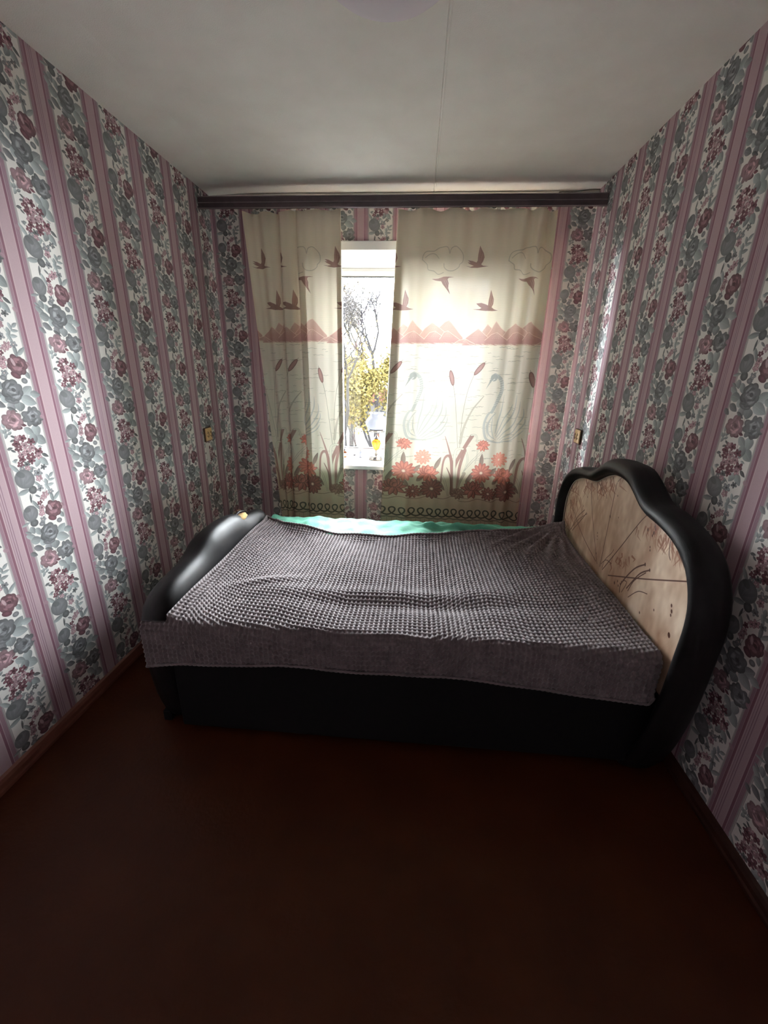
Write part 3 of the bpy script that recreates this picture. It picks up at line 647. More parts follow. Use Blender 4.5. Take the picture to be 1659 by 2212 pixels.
# ---------------------------------------------------------------- window
win = empty('window_1', (-.04, 3.40, .76)); win['kind'] = 'structure'
FX0, FX1, FZ0, FZ1 = -.655, .572, .765, 2.14
YW0, YW1 = 3.40, 3.46
bm = bmesh.new()
add_box(bm, FX0, FX0 + .055, YW0, YW1, FZ0, FZ1, .004); add_box(bm, FX1 - .055, FX1, YW0, YW1, FZ0, FZ1, .004)
add_box(bm, FX0, FX1, YW0, YW1, FZ0, FZ0 + .03, .004); add_box(bm, FX0, FX1, YW0, YW1, FZ1 - .03, FZ1, .004)
add_box(bm, -.045, .018, YW0, YW1, FZ0, FZ1, .004)
bm_obj('outer_frame', bm, M['pvc'], win)
G = ((-.605, -.078), (.050, .498))
GZ0, GZ1 = .822, 2.086
for x0, x1 in G:
    bm = bmesh.new()
    add_box(bm, x0 - .03, x0 + .006, YW0 - .014, YW1 - .01, GZ0 - .035, GZ1 + .035, .004); add_box(bm, x1 - .006, x1 + .03, YW0 - .014, YW1 - .01, GZ0 - .035, GZ1 + .035, .004)
    add_box(bm, x0, x1, YW0 - .014, YW1 - .01, GZ0 - .035, GZ0, .004); add_box(bm, x0, x1, YW0 - .014, YW1 - .01, GZ1, GZ1 + .035, .004)
    sash = bm_obj('sash', bm, M['pvc'], win)
    g = .005; bm = bmesh.new()
    add_box(bm, x0 + .006, x0 + .006 + g, YW0 - .016, YW0 + .02, GZ0, GZ1); add_box(bm, x1 - .006 - g, x1 - .006, YW0 - .016, YW0 + .02, GZ0, GZ1)
    add_box(bm, x0, x1, YW0 - .016, YW0 + .02, GZ0, GZ0 + g); add_box(bm, x0, x1, YW0 - .016, YW0 + .02, GZ1 - g, GZ1)
    bm_obj('gasket', bm, M['gasket'], sash)
    box('pane', x0 + .004, x1 - .004, 3.432, 3.436, GZ0, GZ1, M['glass'], sash)
# splayed reveals, casing, sill
def quadprism(name, a, b, th, mat, parent):
    # a,b : room-side and frame-side (x,z) end points of a slab; thickness pushed outwards (th = dx,dz)
    (x0, z0), (x1, z1), (x2, z2), (x3, z3) = a[0], a[1], b[1], b[0]
    V = [(x0, YB - .004, z0), (x1, YB - .004, z1), (x2, YW0 + .02, z2), (x3, YW0 + .02, z3)]
    V += [(v[0] + th[0], v[1], v[2] + th[1]) for v in V]
    F = [(0, 1, 2, 3), (7, 6, 5, 4), (0, 4, 5, 1), (1, 5, 6, 2), (2, 6, 7, 3), (3, 7, 4, 0)]
    bm = bmesh.new(); vs_ = [bm.verts.new(v) for v in V]
    for f in F: bm.faces.new([vs_[i] for i in f])
    return bm_obj(name, bm, mat, parent)
quadprism('reveal', ((OX0 + .02, .74), (OX0 + .02, OZ1)), ((FX0, .74), (FX0, FZ1)), (-.02, 0), M['pvc'], win)
quadprism('reveal', ((OX1 - .02, .74), (OX1 - .02, OZ1)), ((FX1, .74), (FX1, FZ1)), (.02, 0), M['pvc'], win)
quadprism('reveal', ((OX0 + .02, OZ1), (OX1 - .02, OZ1)), ((FX0, FZ1), (FX1, FZ1)), (0, .02), M['pvc'], win)
bm = bmesh.new()
add_box(bm, OX0 - .035, OX1 + .035, YB - .010, YB + .004, OZ1, OZ1 + .053, .003); add_box(bm, OX0 - .035, OX0 + .02, YB - .010, YB + .004, .75, OZ1, .003); add_box(bm, OX1 - .02, OX1 + .035, YB - .010, YB + .004, .75, OZ1, .003)
bm_obj('casing', bm, M['pvc'], win)
box('sill', OX0 - .05, OX1 + .05, YB - .075, 3.405, .722, .753, M['pvc'], win, .006, 3)

# ---------------------------------------------------------------- pelmet with its ridges
pe = empty('pelmet', (0, 2.95, 2.36)); tag(pe, 'dark brown curtain pelmet with raised ridges across the window wall', 'pelmet')
PY = 2.915
box('board', XL + .002, XR - .002, PY, PY + .016, 2.362, 2.424, M['pelmet'], pe, .003)
box('shelf', XL + .002, XR - .002, PY + .016, 2.99, 2.408, 2.416, M['pelmet'], pe)
for z, hgt in ((2.361, .005), (2.3905, .004), (2.421, .004)):
    box('ridge', XL + .002, XR - .002, PY - .006, PY + .001, z, z + hgt, M['pelmet2'], pe, .0015)
box('rail', XL + .03, XR - .03, 2.953, 2.967, 2.394, 2.408, M['pvc'], pe, .002)

# ---------------------------------------------------------------- curtains
def build_curtain(name, nodes, xmap, rip, ztop, zbot, mat):
    zs_ = np.linspace(1, 0, 80) ; V, UV, F = [], [], []
    n = len(nodes)
    for j, t in enumerate(zs_):
        for (X, Y, U) in nodes:
            zt = ztop(X); zb = zbot(X)
            z = zb + (zt - zb) * t
            V.append((xmap(X, z), Y + rip(X, z), z)); UV.append(((U - CX0) / CP, (z - CZ0) / (CZ1 - CZ0)))
    for j in range(len(zs_) - 1):
        for i in range(n - 1):
            F.append((j * n + i, j * n + i + 1, (j + 1) * n + i + 1, (j + 1) * n + i))
    return pydata(name, V, F, mat, None, True, UV)
def seg(x0, x1, y0, y1, off, u_abs=None, step=.011):
    m = max(2, int(abs(x1 - x0) / step)); o_ = []
    for i in range(m + 1):
        t = i / m; x = x0 + (x1 - x0) * t; y = y0 + (y1 - y0) * t
        o_.append((x, y, x + off if u_abs is None else u_abs[0] + (u_abs[1] - u_abs[0]) * t))
    return o_
X_ = lambda px, py: at_y(px, py, YC)[0]
# right-hand curtain
RL, RRt = X_(860, 455), X_(1205, 455); RLb = X_(822, 1115)
hem = .05
nodes = seg(RL + hem, RL + .006, YC + .012, YC + .010, 0, (RL - hem, RL - .006)) + [(RL, YC + .005, RL)] + seg(RL + .004, RRt, YC, YC, 0)
def xm(X, z):
    k = min(1, max(0, (2.36 - z) / (2.36 - .40)))
    w = max(0, 1 - (X - RL) / .35)
    return X + (RLb - RL) * k * w ** 1.5
def rip(X, z):
    low = min(1, max(0, (2.4 - z) / 1.2))
    r = .011 * math.sin(2 * math.pi * (X - RL) / .215 + .7) * (1.15 - .5 * low) + .004 * math.sin(2 * math.pi * X / .093 + 1.1)
    w = max(0, min(1, (X - .50) / .10))
    r += w * .025 * math.sin(2 * math.pi * (X - .50) / (.115 - .02 * low) + .5)
    r -= .016 * math.exp(-((X - (-.02)) / .016) ** 2) * low
    return r
zt = lambda X: 2.372 - .015 * abs(math.sin(math.pi * (X - RL) / .172)) ** 2
cr = build_curtain('curtain', nodes, xm, rip, zt, lambda X: .33 + .004 * math.sin(9 * X), M['curtain'])
tag(cr, 'wide cream curtain on the right of the window, with two pale swans and red flowers', 'curtain', 'printed window curtains')
# left-hand curtain : three overlapping lengths folded like a Z
off3 = X_(975.8, 816.7) - X_(692, 808) - CP * 2
off2 = X_(1035.6, 797.9) - X_(630, 783) - CP * 3
off1 = X_(1035.6, 797.9) - X_(592, 790) - CP * 4
e3l = X_(648, 700); e3r = X_(738.5, 700); e2l = X_(612, 700); e1l = X_(518, 455)
nd = seg(e1l, e2l + .07, YC + .045, YC + .045, off1)
nd += seg(e2l + .074, e2l + .004, YC + .034, YC + .032, 0, (e2l + .075 + off1, e2l + off2 - .01), .02)
nd += seg(e2l, e3l + .05, YC + .022, YC + .020, off2)
nd += seg(e3l + .053, e3l + .003, YC + .012, YC + .010, 0, (e3l + .055 + off2, e3l + off3 - .01), .02)
nd += seg(e3l, e3r, YC, YC, off3)
nd += seg(e3r + .0005, e3r - .028, YC + .006, YC + .010, 0, (e3r + off3, e3r + off3 + .028), .01)
e1b = X_(604, 1100)
def xml(X, z):
    k = min(1.05, max(0, (2.36 - z) / (2.36 - .42)))
    if X < e2l: return X + (e2l - X) * k * (1 - (e2l - e1b) / (e2l - e1l))
    w = max(0, 1 - abs(X - e3l) / .12)
    return X + .010 * k * w
def ripl(X, z):
    low = min(1, max(0, (2.4 - z) / 1.5))
    w = max(0, min(1, (e3r - X) / .08))
    return w * (.010 * math.sin(2 * math.pi * X / .135 + 2.0) + .005 * math.sin(2 * math.pi * X / .06) * (1 - .5 * low)) * (.7 if X > e3l else 1)
cl = build_curtain('curtain', nd, xml, ripl, lambda X: 2.372 - .012 * abs(math.sin(math.pi * (X - e3r) / .16)) ** 2, lambda X: .33, M['curtain'])
tag(cl, 'narrow cream curtain left of the window gap, folded over itself with printed cattails', 'curtain', 'printed window curtains')

# ---------------------------------------------------------------- bed
bed = empty('bed', (0, 1.8, 0)); tag(bed, 'double bed frame in black padded leather with wavy headboard and footboard', 'bed')
def mirror(prof, c):
    L = [(c - d, z) for d, z in prof][::-1]; R = [(c + d, z) for d, z in prof[1:]]; return L + R     # near end .. far end
def resample(P, n):
    P = np.array(smooth_pts(P, 8)); s_ = np.r_[0, np.cumsum(np.hypot(*np.diff(P, axis=0).T))]
    q = np.linspace(0, s_[-1], n); return np.c_[np.interp(q, s_, P[:, 0]), np.interp(q, s_, P[:, 1])]
HC = 1.77
inner = mirror([(0, 1.024), (.07, 1.019), (.13, 1.001), (.18, .978), (.22, .956), (.26, .942), (.30, .937), (.36, .930), (.42, .917), (.47, .900), (.52, .872), (.560, .825), (.588, .760), (.594, .69), (.588, .60), (.583, .50), (.575, .40), (.54, .2), (.46, .0)], HC)
outer = mirror([(0, 1.094), (.10, 1.088), (.17, 1.050), (.225, 1.016), (.28, .998), (.34, .994), (.40, .984), (.46, .970), (.52, .946), (.58, .900), (.625, .830), (.648, .76), (.655, .69), (.650, .60), (.645, .50), (.634, .38), (.605, .22), (.565, .10), (.51, .0)], HC)
N = 120
I_, O_ = resample(inner, N), resample(outer, N)
V, F = [], []
sec = []
for k in range(9):
    a = math.pi * k / 8; sec.append(((1 - math.cos(a)) / 2, .892 - .047 * math.sin(a)))
sec[-1] = (1.0, .890)
sec += [(.985, .897), (1.0, .904), (.99, .922), (.93, .948), (.72, .962)]
for i in range(N):
    for s_, x in sec:
        p = I_[i] + (O_[i] - I_[i]) * s_; V.append((x, p[0], p[1]))
n = len(sec)
for i in range(N - 1):
    for k in range(n - 1): F.append((i * n + k, (i + 1) * n + k, (i + 1) * n + k + 1, i * n + k + 1))
V.append((.885, HC, .3)); 
# back closing face
F.append(tuple(i * n + n - 1 for i in range(N)))
for i in (0, N - 1): F.append(tuple(i * n + k for k in range(n)))
V.pop()
hb = pydata('headboard_frame', V, F, M['leather'], bed, True)
hb['label'] = 'padded black leather headboard frame'
# gathers in the leather on the near shoulder
# tan inset panel
XP = .888
IMG_HB, hbext = make_panel_print(XP)
M['panel'] = print_mat('marbled_tan_leatherette', IMG_HB, rough=.45, bump=.12, bscale=120, spec=.4, ext='EXTEND')
y0, y1, z0, z1 = hbext
bm = bmesh.new(); uvl = bm.loops.layers.uv.new('UVMap')
ring = [(p[0], p[1]) for p in I_ if p[1] > .36]
rings = []
cY, cZ = HC, .62
for k, f in enumerate((1.0, .985, .95, .85, .6, .3)):
    d = (.0, .002, .0045, .008, .011, .012)[k]
    rings.append([bm.verts.new((XP + .004 - d, cY + (a - cY) * f, cZ + (b - cZ) * f)) for a, b in ring])
for r0, r1 in zip(rings[:-1], rings[1:]):
    for i in range(len(ring)):
        j = (i + 1) % len(ring); bm.faces.new((r0[i], r0[j], r1[j], r1[i]))
c_ = bm.verts.new((XP + .004 - .012, cY, cZ))
for i in range(len(ring)):
    bm.faces.new((rings[-1][i], rings[-1][(i + 1) % len(ring)], c_))
for f in bm.faces:
    for l in f.loops:
        l[uvl].uv = ((y1 - l.vert.co.y) / (y1 - y0), (l.vert.co.z - z0) / (z1 - z0))
hp = bm_obj('headboard_panel', bm, M['panel'], bed, True); hp['label'] = 'marbled tan inset panel with drawn dark grasses'
tube('piping', [(XP - .001, p[0], p[1]) for p in I_ if p[1] > .45], .0022, M['sheet'], bed, 6)['label'] = 'thin pale piping round the tan panel'

# footboard
FC = 1.862
fo = mirror([(0, .708), (.08, .706), (.15, .692), (.21, .664), (.26, .645), (.32, .637), (.40, .628), (.47, .614), (.53, .584), (.575, .53), (.60, .46), (.608, .38), (.602, .25), (.585, .12), (.56, .03)], FC)
P = resample(fo, 110)
secs = [(.30, -.902), (.16, -.898), (.08, -.903), (.03, -.918), (.006, -.938), (0, -.958), (.006, -.985), (.024, -1.02), (.052, -1.052), (.09, -1.078), (.15, -1.096), (.24, -1.104)]
cen = np.array([FC, .12]); V, F = [], []
for i in range(len(P)):
    t = P[min(i + 1, len(P) - 1)] - P[max(i - 1, 0)]; t = t / np.hypot(*t); nrm = np.array([t[1], -t[0]])
    if np.dot(nrm, cen - P[i]) < 0: nrm = -nrm
    endf = 1.0
    for ins, x in secs:
        q = P[i] + nrm * ins * (1.0 if ins < .1 else .9)
        # keep the foot tidy
        V.append((x, q[0], max(q[1], .03)))
n = len(secs)
for i in range(len(P) - 1):
    for k in range(n - 1): F.append((i * n + k, (i + 1) * n + k, (i + 1) * n + k + 1, i * n + k + 1))
F.append(tuple(i * n + n - 1 for i in range(len(P)))); F.append(tuple(i * n for i in range(len(P)))[::-1])
for i in (0, len(P) - 1): F.append(tuple(i * n + k for k in range(n)))
fb = pydata('footboard', V, F, M['leather'], bed, True)
# torn patch with foam showing, two flaps of leather round it
tp = at_x(515, 1110, -.962)
bm = bmesh.new(); bmesh.ops.create_uvsphere(bm, u_segments=24, v_segments=12, radius=1)
rr = random.Random(2)
for v in bm.verts:
    w = 1 + rr.uniform(-.08, .08); v.co = Vector((tp[0] + .018 + v.co.x * .024 * w, tp[1] - .005 + v.co.y * .056 * w, tp[2] - .016 + v.co.z * .018 * w))
f_ = bm_obj('foam', bm, M['foam'], fb, True); f_['label'] = 'yellow foam showing through the tear'
bm = bmesh.new()
vv = []
for i in range(13):
    t = i / 12; y = tp[1] - .066 + .125 * t; h = .018 * math.sin(math.pi * t) + rr.uniform(-.002, .002)
    vv.append([bm.verts.new((tp[0] - .030, y, tp[2] - .010)), bm.verts.new((tp[0] - .012, y, tp[2] + .000 + h * .6)), bm.verts.new((tp[0] + .004, y, tp[2] + .001 + h * .75)), bm.verts.new((tp[0] + .008, y, tp[2] - .003 + h * .7))])
for a, b in zip(vv[:-1], vv[1:]):
    for k in range(3): bm.faces.new((a[k], b[k], b[k + 1], a[k + 1]))
o = bm_obj('torn_flap', bm, M['leather'], fb, True)
so = o.modifiers.new('s', 'SOLIDIFY'); so.thickness = .0025
bm = bmesh.new()
for i in range(9):
    t = i / 8; y = tp[1] - .06 + .115 * t
    bmesh.ops.create_icosphere(bm, subdivisions=1, radius=.0028, matrix=Matrix.Translation((tp[0] - .012 + rr.uniform(-.006, .006), y, tp[2] + .012 * math.sin(math.pi * t) + .003)))
bm_obj('frayed_edge', bm, M['foam'], fb)

# rails and base
box('front_rail', -.905, .905, 1.250, 1.295, .035, .404, M['leather_dark'], bed, .012, 3)
box('back_rail', -.905, .905, 2.40, 2.445, .035, .43, M['leather_dark'], bed, .012, 3)
box('slat_base', -.9, .885, 1.28, 2.40, .30, .33, M['leather_dark'], bed)
for x in (-.86, .80):
    for y in (1.29, 2.36): box('leg', x - .02, x + .02, y, y + .03, 0, .04, M['leather_dark'], bed, .004)
# pale wooden foot seen beside the footboard
box('foot', -1.02, -.985, 1.30, 1.34, 0, .05, M['leather_dark'], bed, .004)

# mattress with cream cover
bm = bmesh.new(); add_box(bm, -.880, .884, 1.256, 2.425, .335, .520, .035, 4)
mt = bm_obj('mattress', bm, M['sheet'], None, True); tag(mt, 'thick mattress in a cream cover, its edge just showing below the grey blanket', 'mattress')

# waffle plush blanket: real pits on a fine grid
back_px = [(598, 1120), (612, 1128), (640, 1136), (670, 1140), (700, 1143), (730, 1148), (765, 1152), (790, 1155), (830, 1156), (880, 1157), (920, 1160), (945, 1157), (975, 1149), (1010, 1148), (1040, 1151), (1060, 1154), (1090, 1155), (1130, 1153), (1165, 1152), (1200, 1150), (1216, 1150)]
bk = sorted([tuple(at_z(x, y, .563)[:2]) for x, y in back_px])
bkx, bky = [b[0] for b in bk], [b[1] for b in bk]
front_px = [(310, 1440), (400, 1436), (500, 1437), (600, 1436), (700, 1450), (850, 1456), (960, 1463), (1050, 1472), (1100, 1480), (1200, 1497), (1300, 1508), (1400, 1520), (1422, 1495)]
fz = sorted([(at_y(x, y, 1.215)[0], at_y(x, y, 1.215)[2]) for x, y in front_px])
fzx, fzz = [b[0] for b in fz], [b[1] for b in fz]
# mint sheet over the far part of the bed
def hash2(x, y): return math.sin(x * 12.9898 + y * 78.233)
V, F = [], []; nx, ny = 180, 46
for j in range(ny + 1):
    for i in range(nx + 1):
        x = -.885 + 1.765 * i / nx; t = j / ny; y = 2.02 + .43 * t
        z = .524 + .015 * min(1, max(0, (y - float(np.interp(x, bkx, bky)) + .02) / .03))
        w = .006 * (math.sin(x * 23 + y * 9) + math.sin(x * 41 - y * 31) * .7 + math.sin(x * 11 + y * 47) * .6 + .4 * math.sin(x * 90 + 20 * y))
        wr_ = max(0, min(1, (y - 2.0) / .2)) * .8
        z += max(0, w * wr_ + .006)
        # ridge of rucked cloth right of the middle
        yr = 2.36 - .10 * max(0, (x - .05)) - .02 * math.sin(9 * x)
        amp = .040 * math.exp(-((x - .33) / .22) ** 2) + .030 * math.exp(-((x - .10) / .05) ** 2)
        z += amp * math.exp(-((y - yr) / .020) ** 2)
        if y > 2.425:
            z -= (y - 2.425) * 2.2
        V.append((x, min(y, 2.43 + (y - 2.43) * .3), z))
for j in range(ny):
    for i in range(nx): F.append((j * (nx + 1) + i, j * (nx + 1) + i + 1, (j + 1) * (nx + 1) + i + 1, (j + 1) * (nx + 1) + i))
ms = pydata('sheet', V, F, M['teal'], None, True); tag(ms, 'rumpled mint green bed sheet showing along the window side of the bed', 'sheet')

PX, PYp = .0178, .0200
nxp, sub = 104, 5
XA, XB = -.985, .863
YE = 1.222                                # front edge line
def blanket_point(x, s_):
    """s_ = distance from the back edge towards the front, following the cloth"""
    yb = float(np.interp(x, bkx, bky)); zt_ = .553
    # gentle body: hollow in the middle, puckers
    L = yb - YE - .03
    if s_ <= L:
        y = yb - s_; z = zt_; nrm = (0, 0, 1)
    elif s_ <= L + .047:
        a = (s_ - L) / .03; y = YE + .03 - .03 * math.sin(a); z = zt_ - .03 * (1 - math.cos(a)); nrm = (0, -math.sin(a), math.cos(a))
    else:
        y = YE - .006 + .003 * math.sin(x * 14) ; z = zt_ - .03 - (s_ - L - .047); nrm = (0, -1, 0)
    if y > YE + .02:
        k = min(1, (y - YE - .02) / .12)
        z += k * (.008 * math.sin(x * 3.1 + 1 + y * 2.2) + .006 * math.sin(x * 7.3 - y * 5.1) + .0045 * math.sin(x * 13 + y * 8.7 + 2))
        z += k * .012 * math.exp(-((y - 1.52 - .10 * (x + .1)) / .05) ** 2) * math.exp(-((x + .15) / .5) ** 2)
        z -= k * .014 * math.exp(-((y - 1.45 - .05 * x) / .05) ** 2) * math.exp(-((x - .05) / .45) ** 2)
        # gathers fanning out of the far right corner
        dx, dy = .87 - x, 2.27 - y
        r = math.hypot(dx, dy); an = math.atan2(dy, dx)
        for ak, hk in ((.05, .016), (.27, .022), (.50, .018), (.74, .024), (1.0, .020), (1.22, .018), (1.42, .014)):
            da = (an - ak - .5 * (r - .2)) * r
            z += 1.7 * hk * math.exp(-((r - .22) / .19) ** 2) * math.exp(-(da / .019) ** 2)
        z += .012 * math.exp(-((x - .80) / .05) ** 2) * (0.5 + .5 * math.sin(y * 9)) * min(1, (y - 1.2) / .2)
        z += .022 * math.exp(-((x - .72) / .16) ** 2) * math.exp(-((y - yb + .05) / .045) ** 2)
        # pucker bottom left
        z += .012 * math.exp(-((x + .62) / .14) ** 2) * math.exp(-((y - 1.55 - .3 * (x + .62)) / .03) ** 2)
        # raised towards the footboard
        z += .016 * min(1, max(0, (-.850 - x) / .045))
        # far edge humps
        z += .010 * math.exp(-((y - yb) / .05) ** 2) * (1 + math.sin(x * 17))
    else:
        y -= .003 * math.sin(x * 9 + 1) + .002 * math.sin(x * 23)
    return x, y, z, nrm
def blanket_len(x):
    yb = float(np.interp(x, bkx, bky)); zb = float(np.interp(x, fzx, fzz))
    return (yb - YE - .03) + .047 + (.523 - zb)
nxs = nxp * sub; Lmax = 1.30; nys = int(Lmax / PYp) * sub
V = np.zeros(((nys + 1), (nxs + 1), 3), np.float32)
for i in range(nxs + 1):
    x = XA + (XB - XA) * i / nxs
    Ls = blanket_len(x)
    for j in range(nys + 1):
        s_ = Ls * j / nys
        sg = s_
        px_, py_, pz_, nrm = blanket_point(x, sg)
        # waffle pit depth
        u = (x / PX) % 1.0; v = (s_ / PYp) % 1.0
        du, dv = (u - .5) * 2, (v - .5) * 2
        q = max(0, 1 - (du * du * 1.15 + dv * dv * 1.15)); pit = -.0062 * min(1, q * 1.6)
        pit += .0022 * max(0, 1 - (1 - abs(du)) * 3.2)          # cords that run front to back
        # squeeze the left part behind the near end of the footboard
        xx = px_
        if py_ > YE + .012 and xx < -.886: xx = -.886 + (xx + .886) * .02; pz_ += .0
        V[j, i] = (xx + nrm[0] * pit, py_ + nrm[1] * pit, pz_ + nrm[2] * pit)
V = V.reshape(-1, 3)
idx = (np.arange(nys)[:, None] * (nxs + 1) + np.arange(nxs)[None]).ravel()
F = np.stack([idx, idx + 1, idx + nxs + 2, idx + nxs + 1], 1)
me = bpy.data.meshes.new('blanket'); me.vertices.add(len(V)); me.vertices.foreach_set('co', V.ravel())
me.loops.add(F.size); me.loops.foreach_set('vertex_index', F.ravel().astype(np.int32)); me.polygons.add(len(F))
me.polygons.foreach_set('loop_start', np.arange(0, F.size, 4, dtype=np.int32)); me.polygons.foreach_set('loop_total', np.full(len(F), 4, np.int32))
me.update(calc_edges=True); me.validate()
bl = link('blanket', me, M['blanket'], None, True)
tag(bl, 'grey mauve plush blanket with a waffle texture spread over the bed', 'blanket')
# scalloped hem along the window side and the hanging front
pts, rad = [], []
for k in range(420):
    x = XA + .09 + (XB - XA - .09) * k / 419; a, b, c, _ = blanket_point(x, 0); pts.append((a, b + .004, c + .002)); rad.append(.0055 + .0035 * abs(math.sin(k * math.pi / 4.2)))
tube('scalloped_hem', pts, rad, M['blanket'], bl, 6)
pts, rad = [], []
for k in range(420):
    x = XA + (XB - XA) * k / 419; a, b, c, _ = blanket_point(x, blanket_len(x)); pts.append((a, b, c)); rad.append(.0035 + .0025 * abs(math.sin(k * math.pi / 4.2)))
tube('scalloped_hem', pts, rad, M['blanket'], bl, 6)

# ---------------------------------------------------------------- sockets
def socket(loc, sgn, label):
    root = empty('wall_socket', loc); tag(root, label, 'socket', 'yellowed wall sockets')
    x, y, z = loc
    bm = bmesh.new(); xa, xb = sorted((x, x + sgn * .017)); add_box(bm, xa, xb, y - .042, y + .042, z - .042, z + .042, .006, 3)
    bm_obj('cover', bm, M['socket'], root)
    xa, xb = sorted((x + sgn * .001, x + sgn * .012)); box('back_box', xa, xb, y - .046, y + .046, z - .046, z + .046, M['socket_dark'], root, .003)
    for dy in (-.019, .019):
        pts = [(x + sgn * .0175, y + dy + .013 * math.cos(t), z + .019 * math.sin(t)) for t in np.linspace(-1.35, 1.75, 14)]
        tube('slot', pts, .0022, M['socket_dark'], root, 6)
        for dz in (-.010, .010):
            bm = bmesh.new(); bmesh.ops.create_cone(bm, segments=14, radius1=.0036, radius2=.0036, depth=.004, cap_ends=True, matrix=Matrix.Translation((x + sgn * .0165, y + dy - .003, z + dz)) @ Matrix.Rotation(math.pi / 2, 4, 'Y'))
            bm_obj('pin_hole', bm, M['socket_dark'], root)
pL = at_x(447, 938, XL); pR = at_x(1251, 943, XR)
socket((XL, pL[1], pL[2]), 1, 'yellowed square power socket on the left wall, a strip of plain paper below it')
socket((XR, pR[1], pR[2]), -1, 'yellowed square power socket on the right wall above the headboard')
q0, q1 = at_x(448, 956, XL), at_x(461, 995, XL)
o = box('paper_patch', XL, XL + .0012, q0[1] - .03, q0[1] + .012, q1[2], q0[2], M['white_wall'], wl)

# wire end sticking out over the pelmet on the right
wp = [at_y(x, y, 3.07) for x, y in ((1207, 421), (1208, 416), (1213, 414), (1240, 413), (1275, 409), (1306, 406))]
wp = [(min(p[0], XR - .002), 3.075, min(p[2], 2.496)) for p in wp]
tag(tube('wire', smooth_pts(wp, 5), .003, M['wire']), 'thin dark wire with a hooked end above the pelmet at the right corner', 'wire')

# ---------------------------------------------------------------- ceiling lamp
lc = (-.133, 1.505); lp_ = empty('ceiling_lamp', (lc[0], lc[1], 2.5)); tag(lp_, 'round white opal glass ceiling lamp cut by the top edge of the picture', 'lamp')
lathe('base_plate', [(.0, 2.5), (.17, 2.5), (.175, 2.492), (.17, 2.484)], (lc[0], lc[1], 0), M['pvc'], lp_, 40)
lathe('glass_dome', [(.172, 2.490), (.192, 2.484), (.196, 2.474), (.190, 2.461), (.170, 2.445), (.135, 2.431), (.09, 2.422), (.045, 2.417), (.0001, 2.415)], (lc[0], lc[1], 0), M['lamp_glass'], lp_, 64)

# ---------------------------------------------------------------- things on the sill
SZ = .7535
b = at_z(812.5, 992, SZ); L0 = (b[0], b[1], SZ)
lamp = empty('oil_lamp', L0); tag(lamp, 'oil-lamp style table lamp with white glass shade and amber body on the sill', 'lamp')
m_ = .00040 * 1.0
lathe('base', [(.0, 0), (.060, 0), (.062, .006), (.060, .010), (.056, .014), (.055, .021), (.060, .025), (.048, .030), (.024, .036), (.012, .044), (.008, .054), (.007, .068), (.011, .073), (.011, .077)], L0, M['chrome'], lamp, 36)
lathe('amber_font', [(.012, .077), (.020, .084), (.028, .098), (.035, .118), (.039, .136), (.039, .150), (.030, .160), (.015, .166)], L0, M['amber'], lamp, 36, .035, 12)
lathe('collar', [(.018, .165), (.020, .169), (.012, .178), (.006, .190), (.006, .208), (.018, .212), (.020, .222), (.012, .226)], L0, M['dark_metal'], lamp, 28)
lathe('gallery', [(.004, .226), (.052, .228), (.066, .222), (.067, .236), (.060, .239), (.004, .234)], L0, M['chrome'], lamp, 40, .02, 20)
lathe('glass_shade', [(.050, .239), (.060, .242), (.074, .256), (.083, .276), (.084, .296), (.076, .318), (.060, .334), (.050, .340), (.048, .352), (.054, .362), (.053, .362), (.046, .352), (.048, .339), (.058, .332), (.074, .316), (.081, .296), (.080, .276), (.071, .258), (.058, .244), (.050, .241)], L0, M['frost'], lamp, 64, .012, 24)
tube('scalloped_rim', [(L0[0] + .056 * math.cos(a), L0[1] + .056 * math.sin(a), L0[2] + .364 + .005 * abs(math.sin(a * 8))) for a in np.linspace(0, 2 * math.pi, 96, endpoint=False)], .0022, M['frost'], lamp, 6, True)
tube('cord', smooth_pts([(L0[0], L0[1] - .012, SZ + .074), (L0[0] + .018, L0[1] - .018, SZ + .066), (L0[0] + .045, L0[1] - .02, SZ + .042), (L0[0] + .075, L0[1] - .015, SZ + .022), (L0[0] + .13, L0[1], SZ + .004), (L0[0] + .22, L0[1] + .02, SZ + .003)], 6), .0024, M['whitep'], lamp, 8)
box('switch', L0[0] - .018, L0[0] + .004, L0[1] - .064, L0[1] - .056, SZ + .008, SZ + .018, M['dark_metal'], lamp, .002)
# brown medicine bottle
b = at_z(743.0, 987, SZ); B0 = (b[0], b[1], SZ)
bo = empty('medicine_bottle', B0); tag(bo, 'small brown glass bottle with a black cap at the left end of the visible sill', 'bottle')
lathe('glass_body', [(.0, 0), (.021, 0), (.023, .003), (.023, .040), (.019, .048), (.009, .052), (.009, .056)], B0, M['bottle'], bo, 28)
lathe('cap', [(.0, .055), (.0115, .055), (.0115, .066), (.008, .070), (.004, .074), (.0035, .088), (.0001, .090)], B0, M['gasket'], bo, 24)
lathe('paper_label', [(.0234, .010), (.0236, .012), (.0236, .033), (.0234, .035)], B0, M['sheet'], bo, 28)
# slim white holder
b = at_z(779.0, 988, SZ); B1 = (b[0], b[1], SZ)
ca = empty('candle_holder', B1); tag(ca, 'slim white candle holder between the brown bottle and the table lamp', 'candle holder')
lathe('foot', [(.0, 0), (.015, 0), (.0155, .003), (.012, .008), (.009, .022), (.008, .040), (.012, .046), (.0155, .049), (.012, .053), (.007, .056)], B1, M['frost'], ca, 24)
lathe('candle', [(.0, .05), (.0062, .05), (.0058, .125), (.0040, .150), (.0001, .152)], B1, M['whitep'], ca, 16)

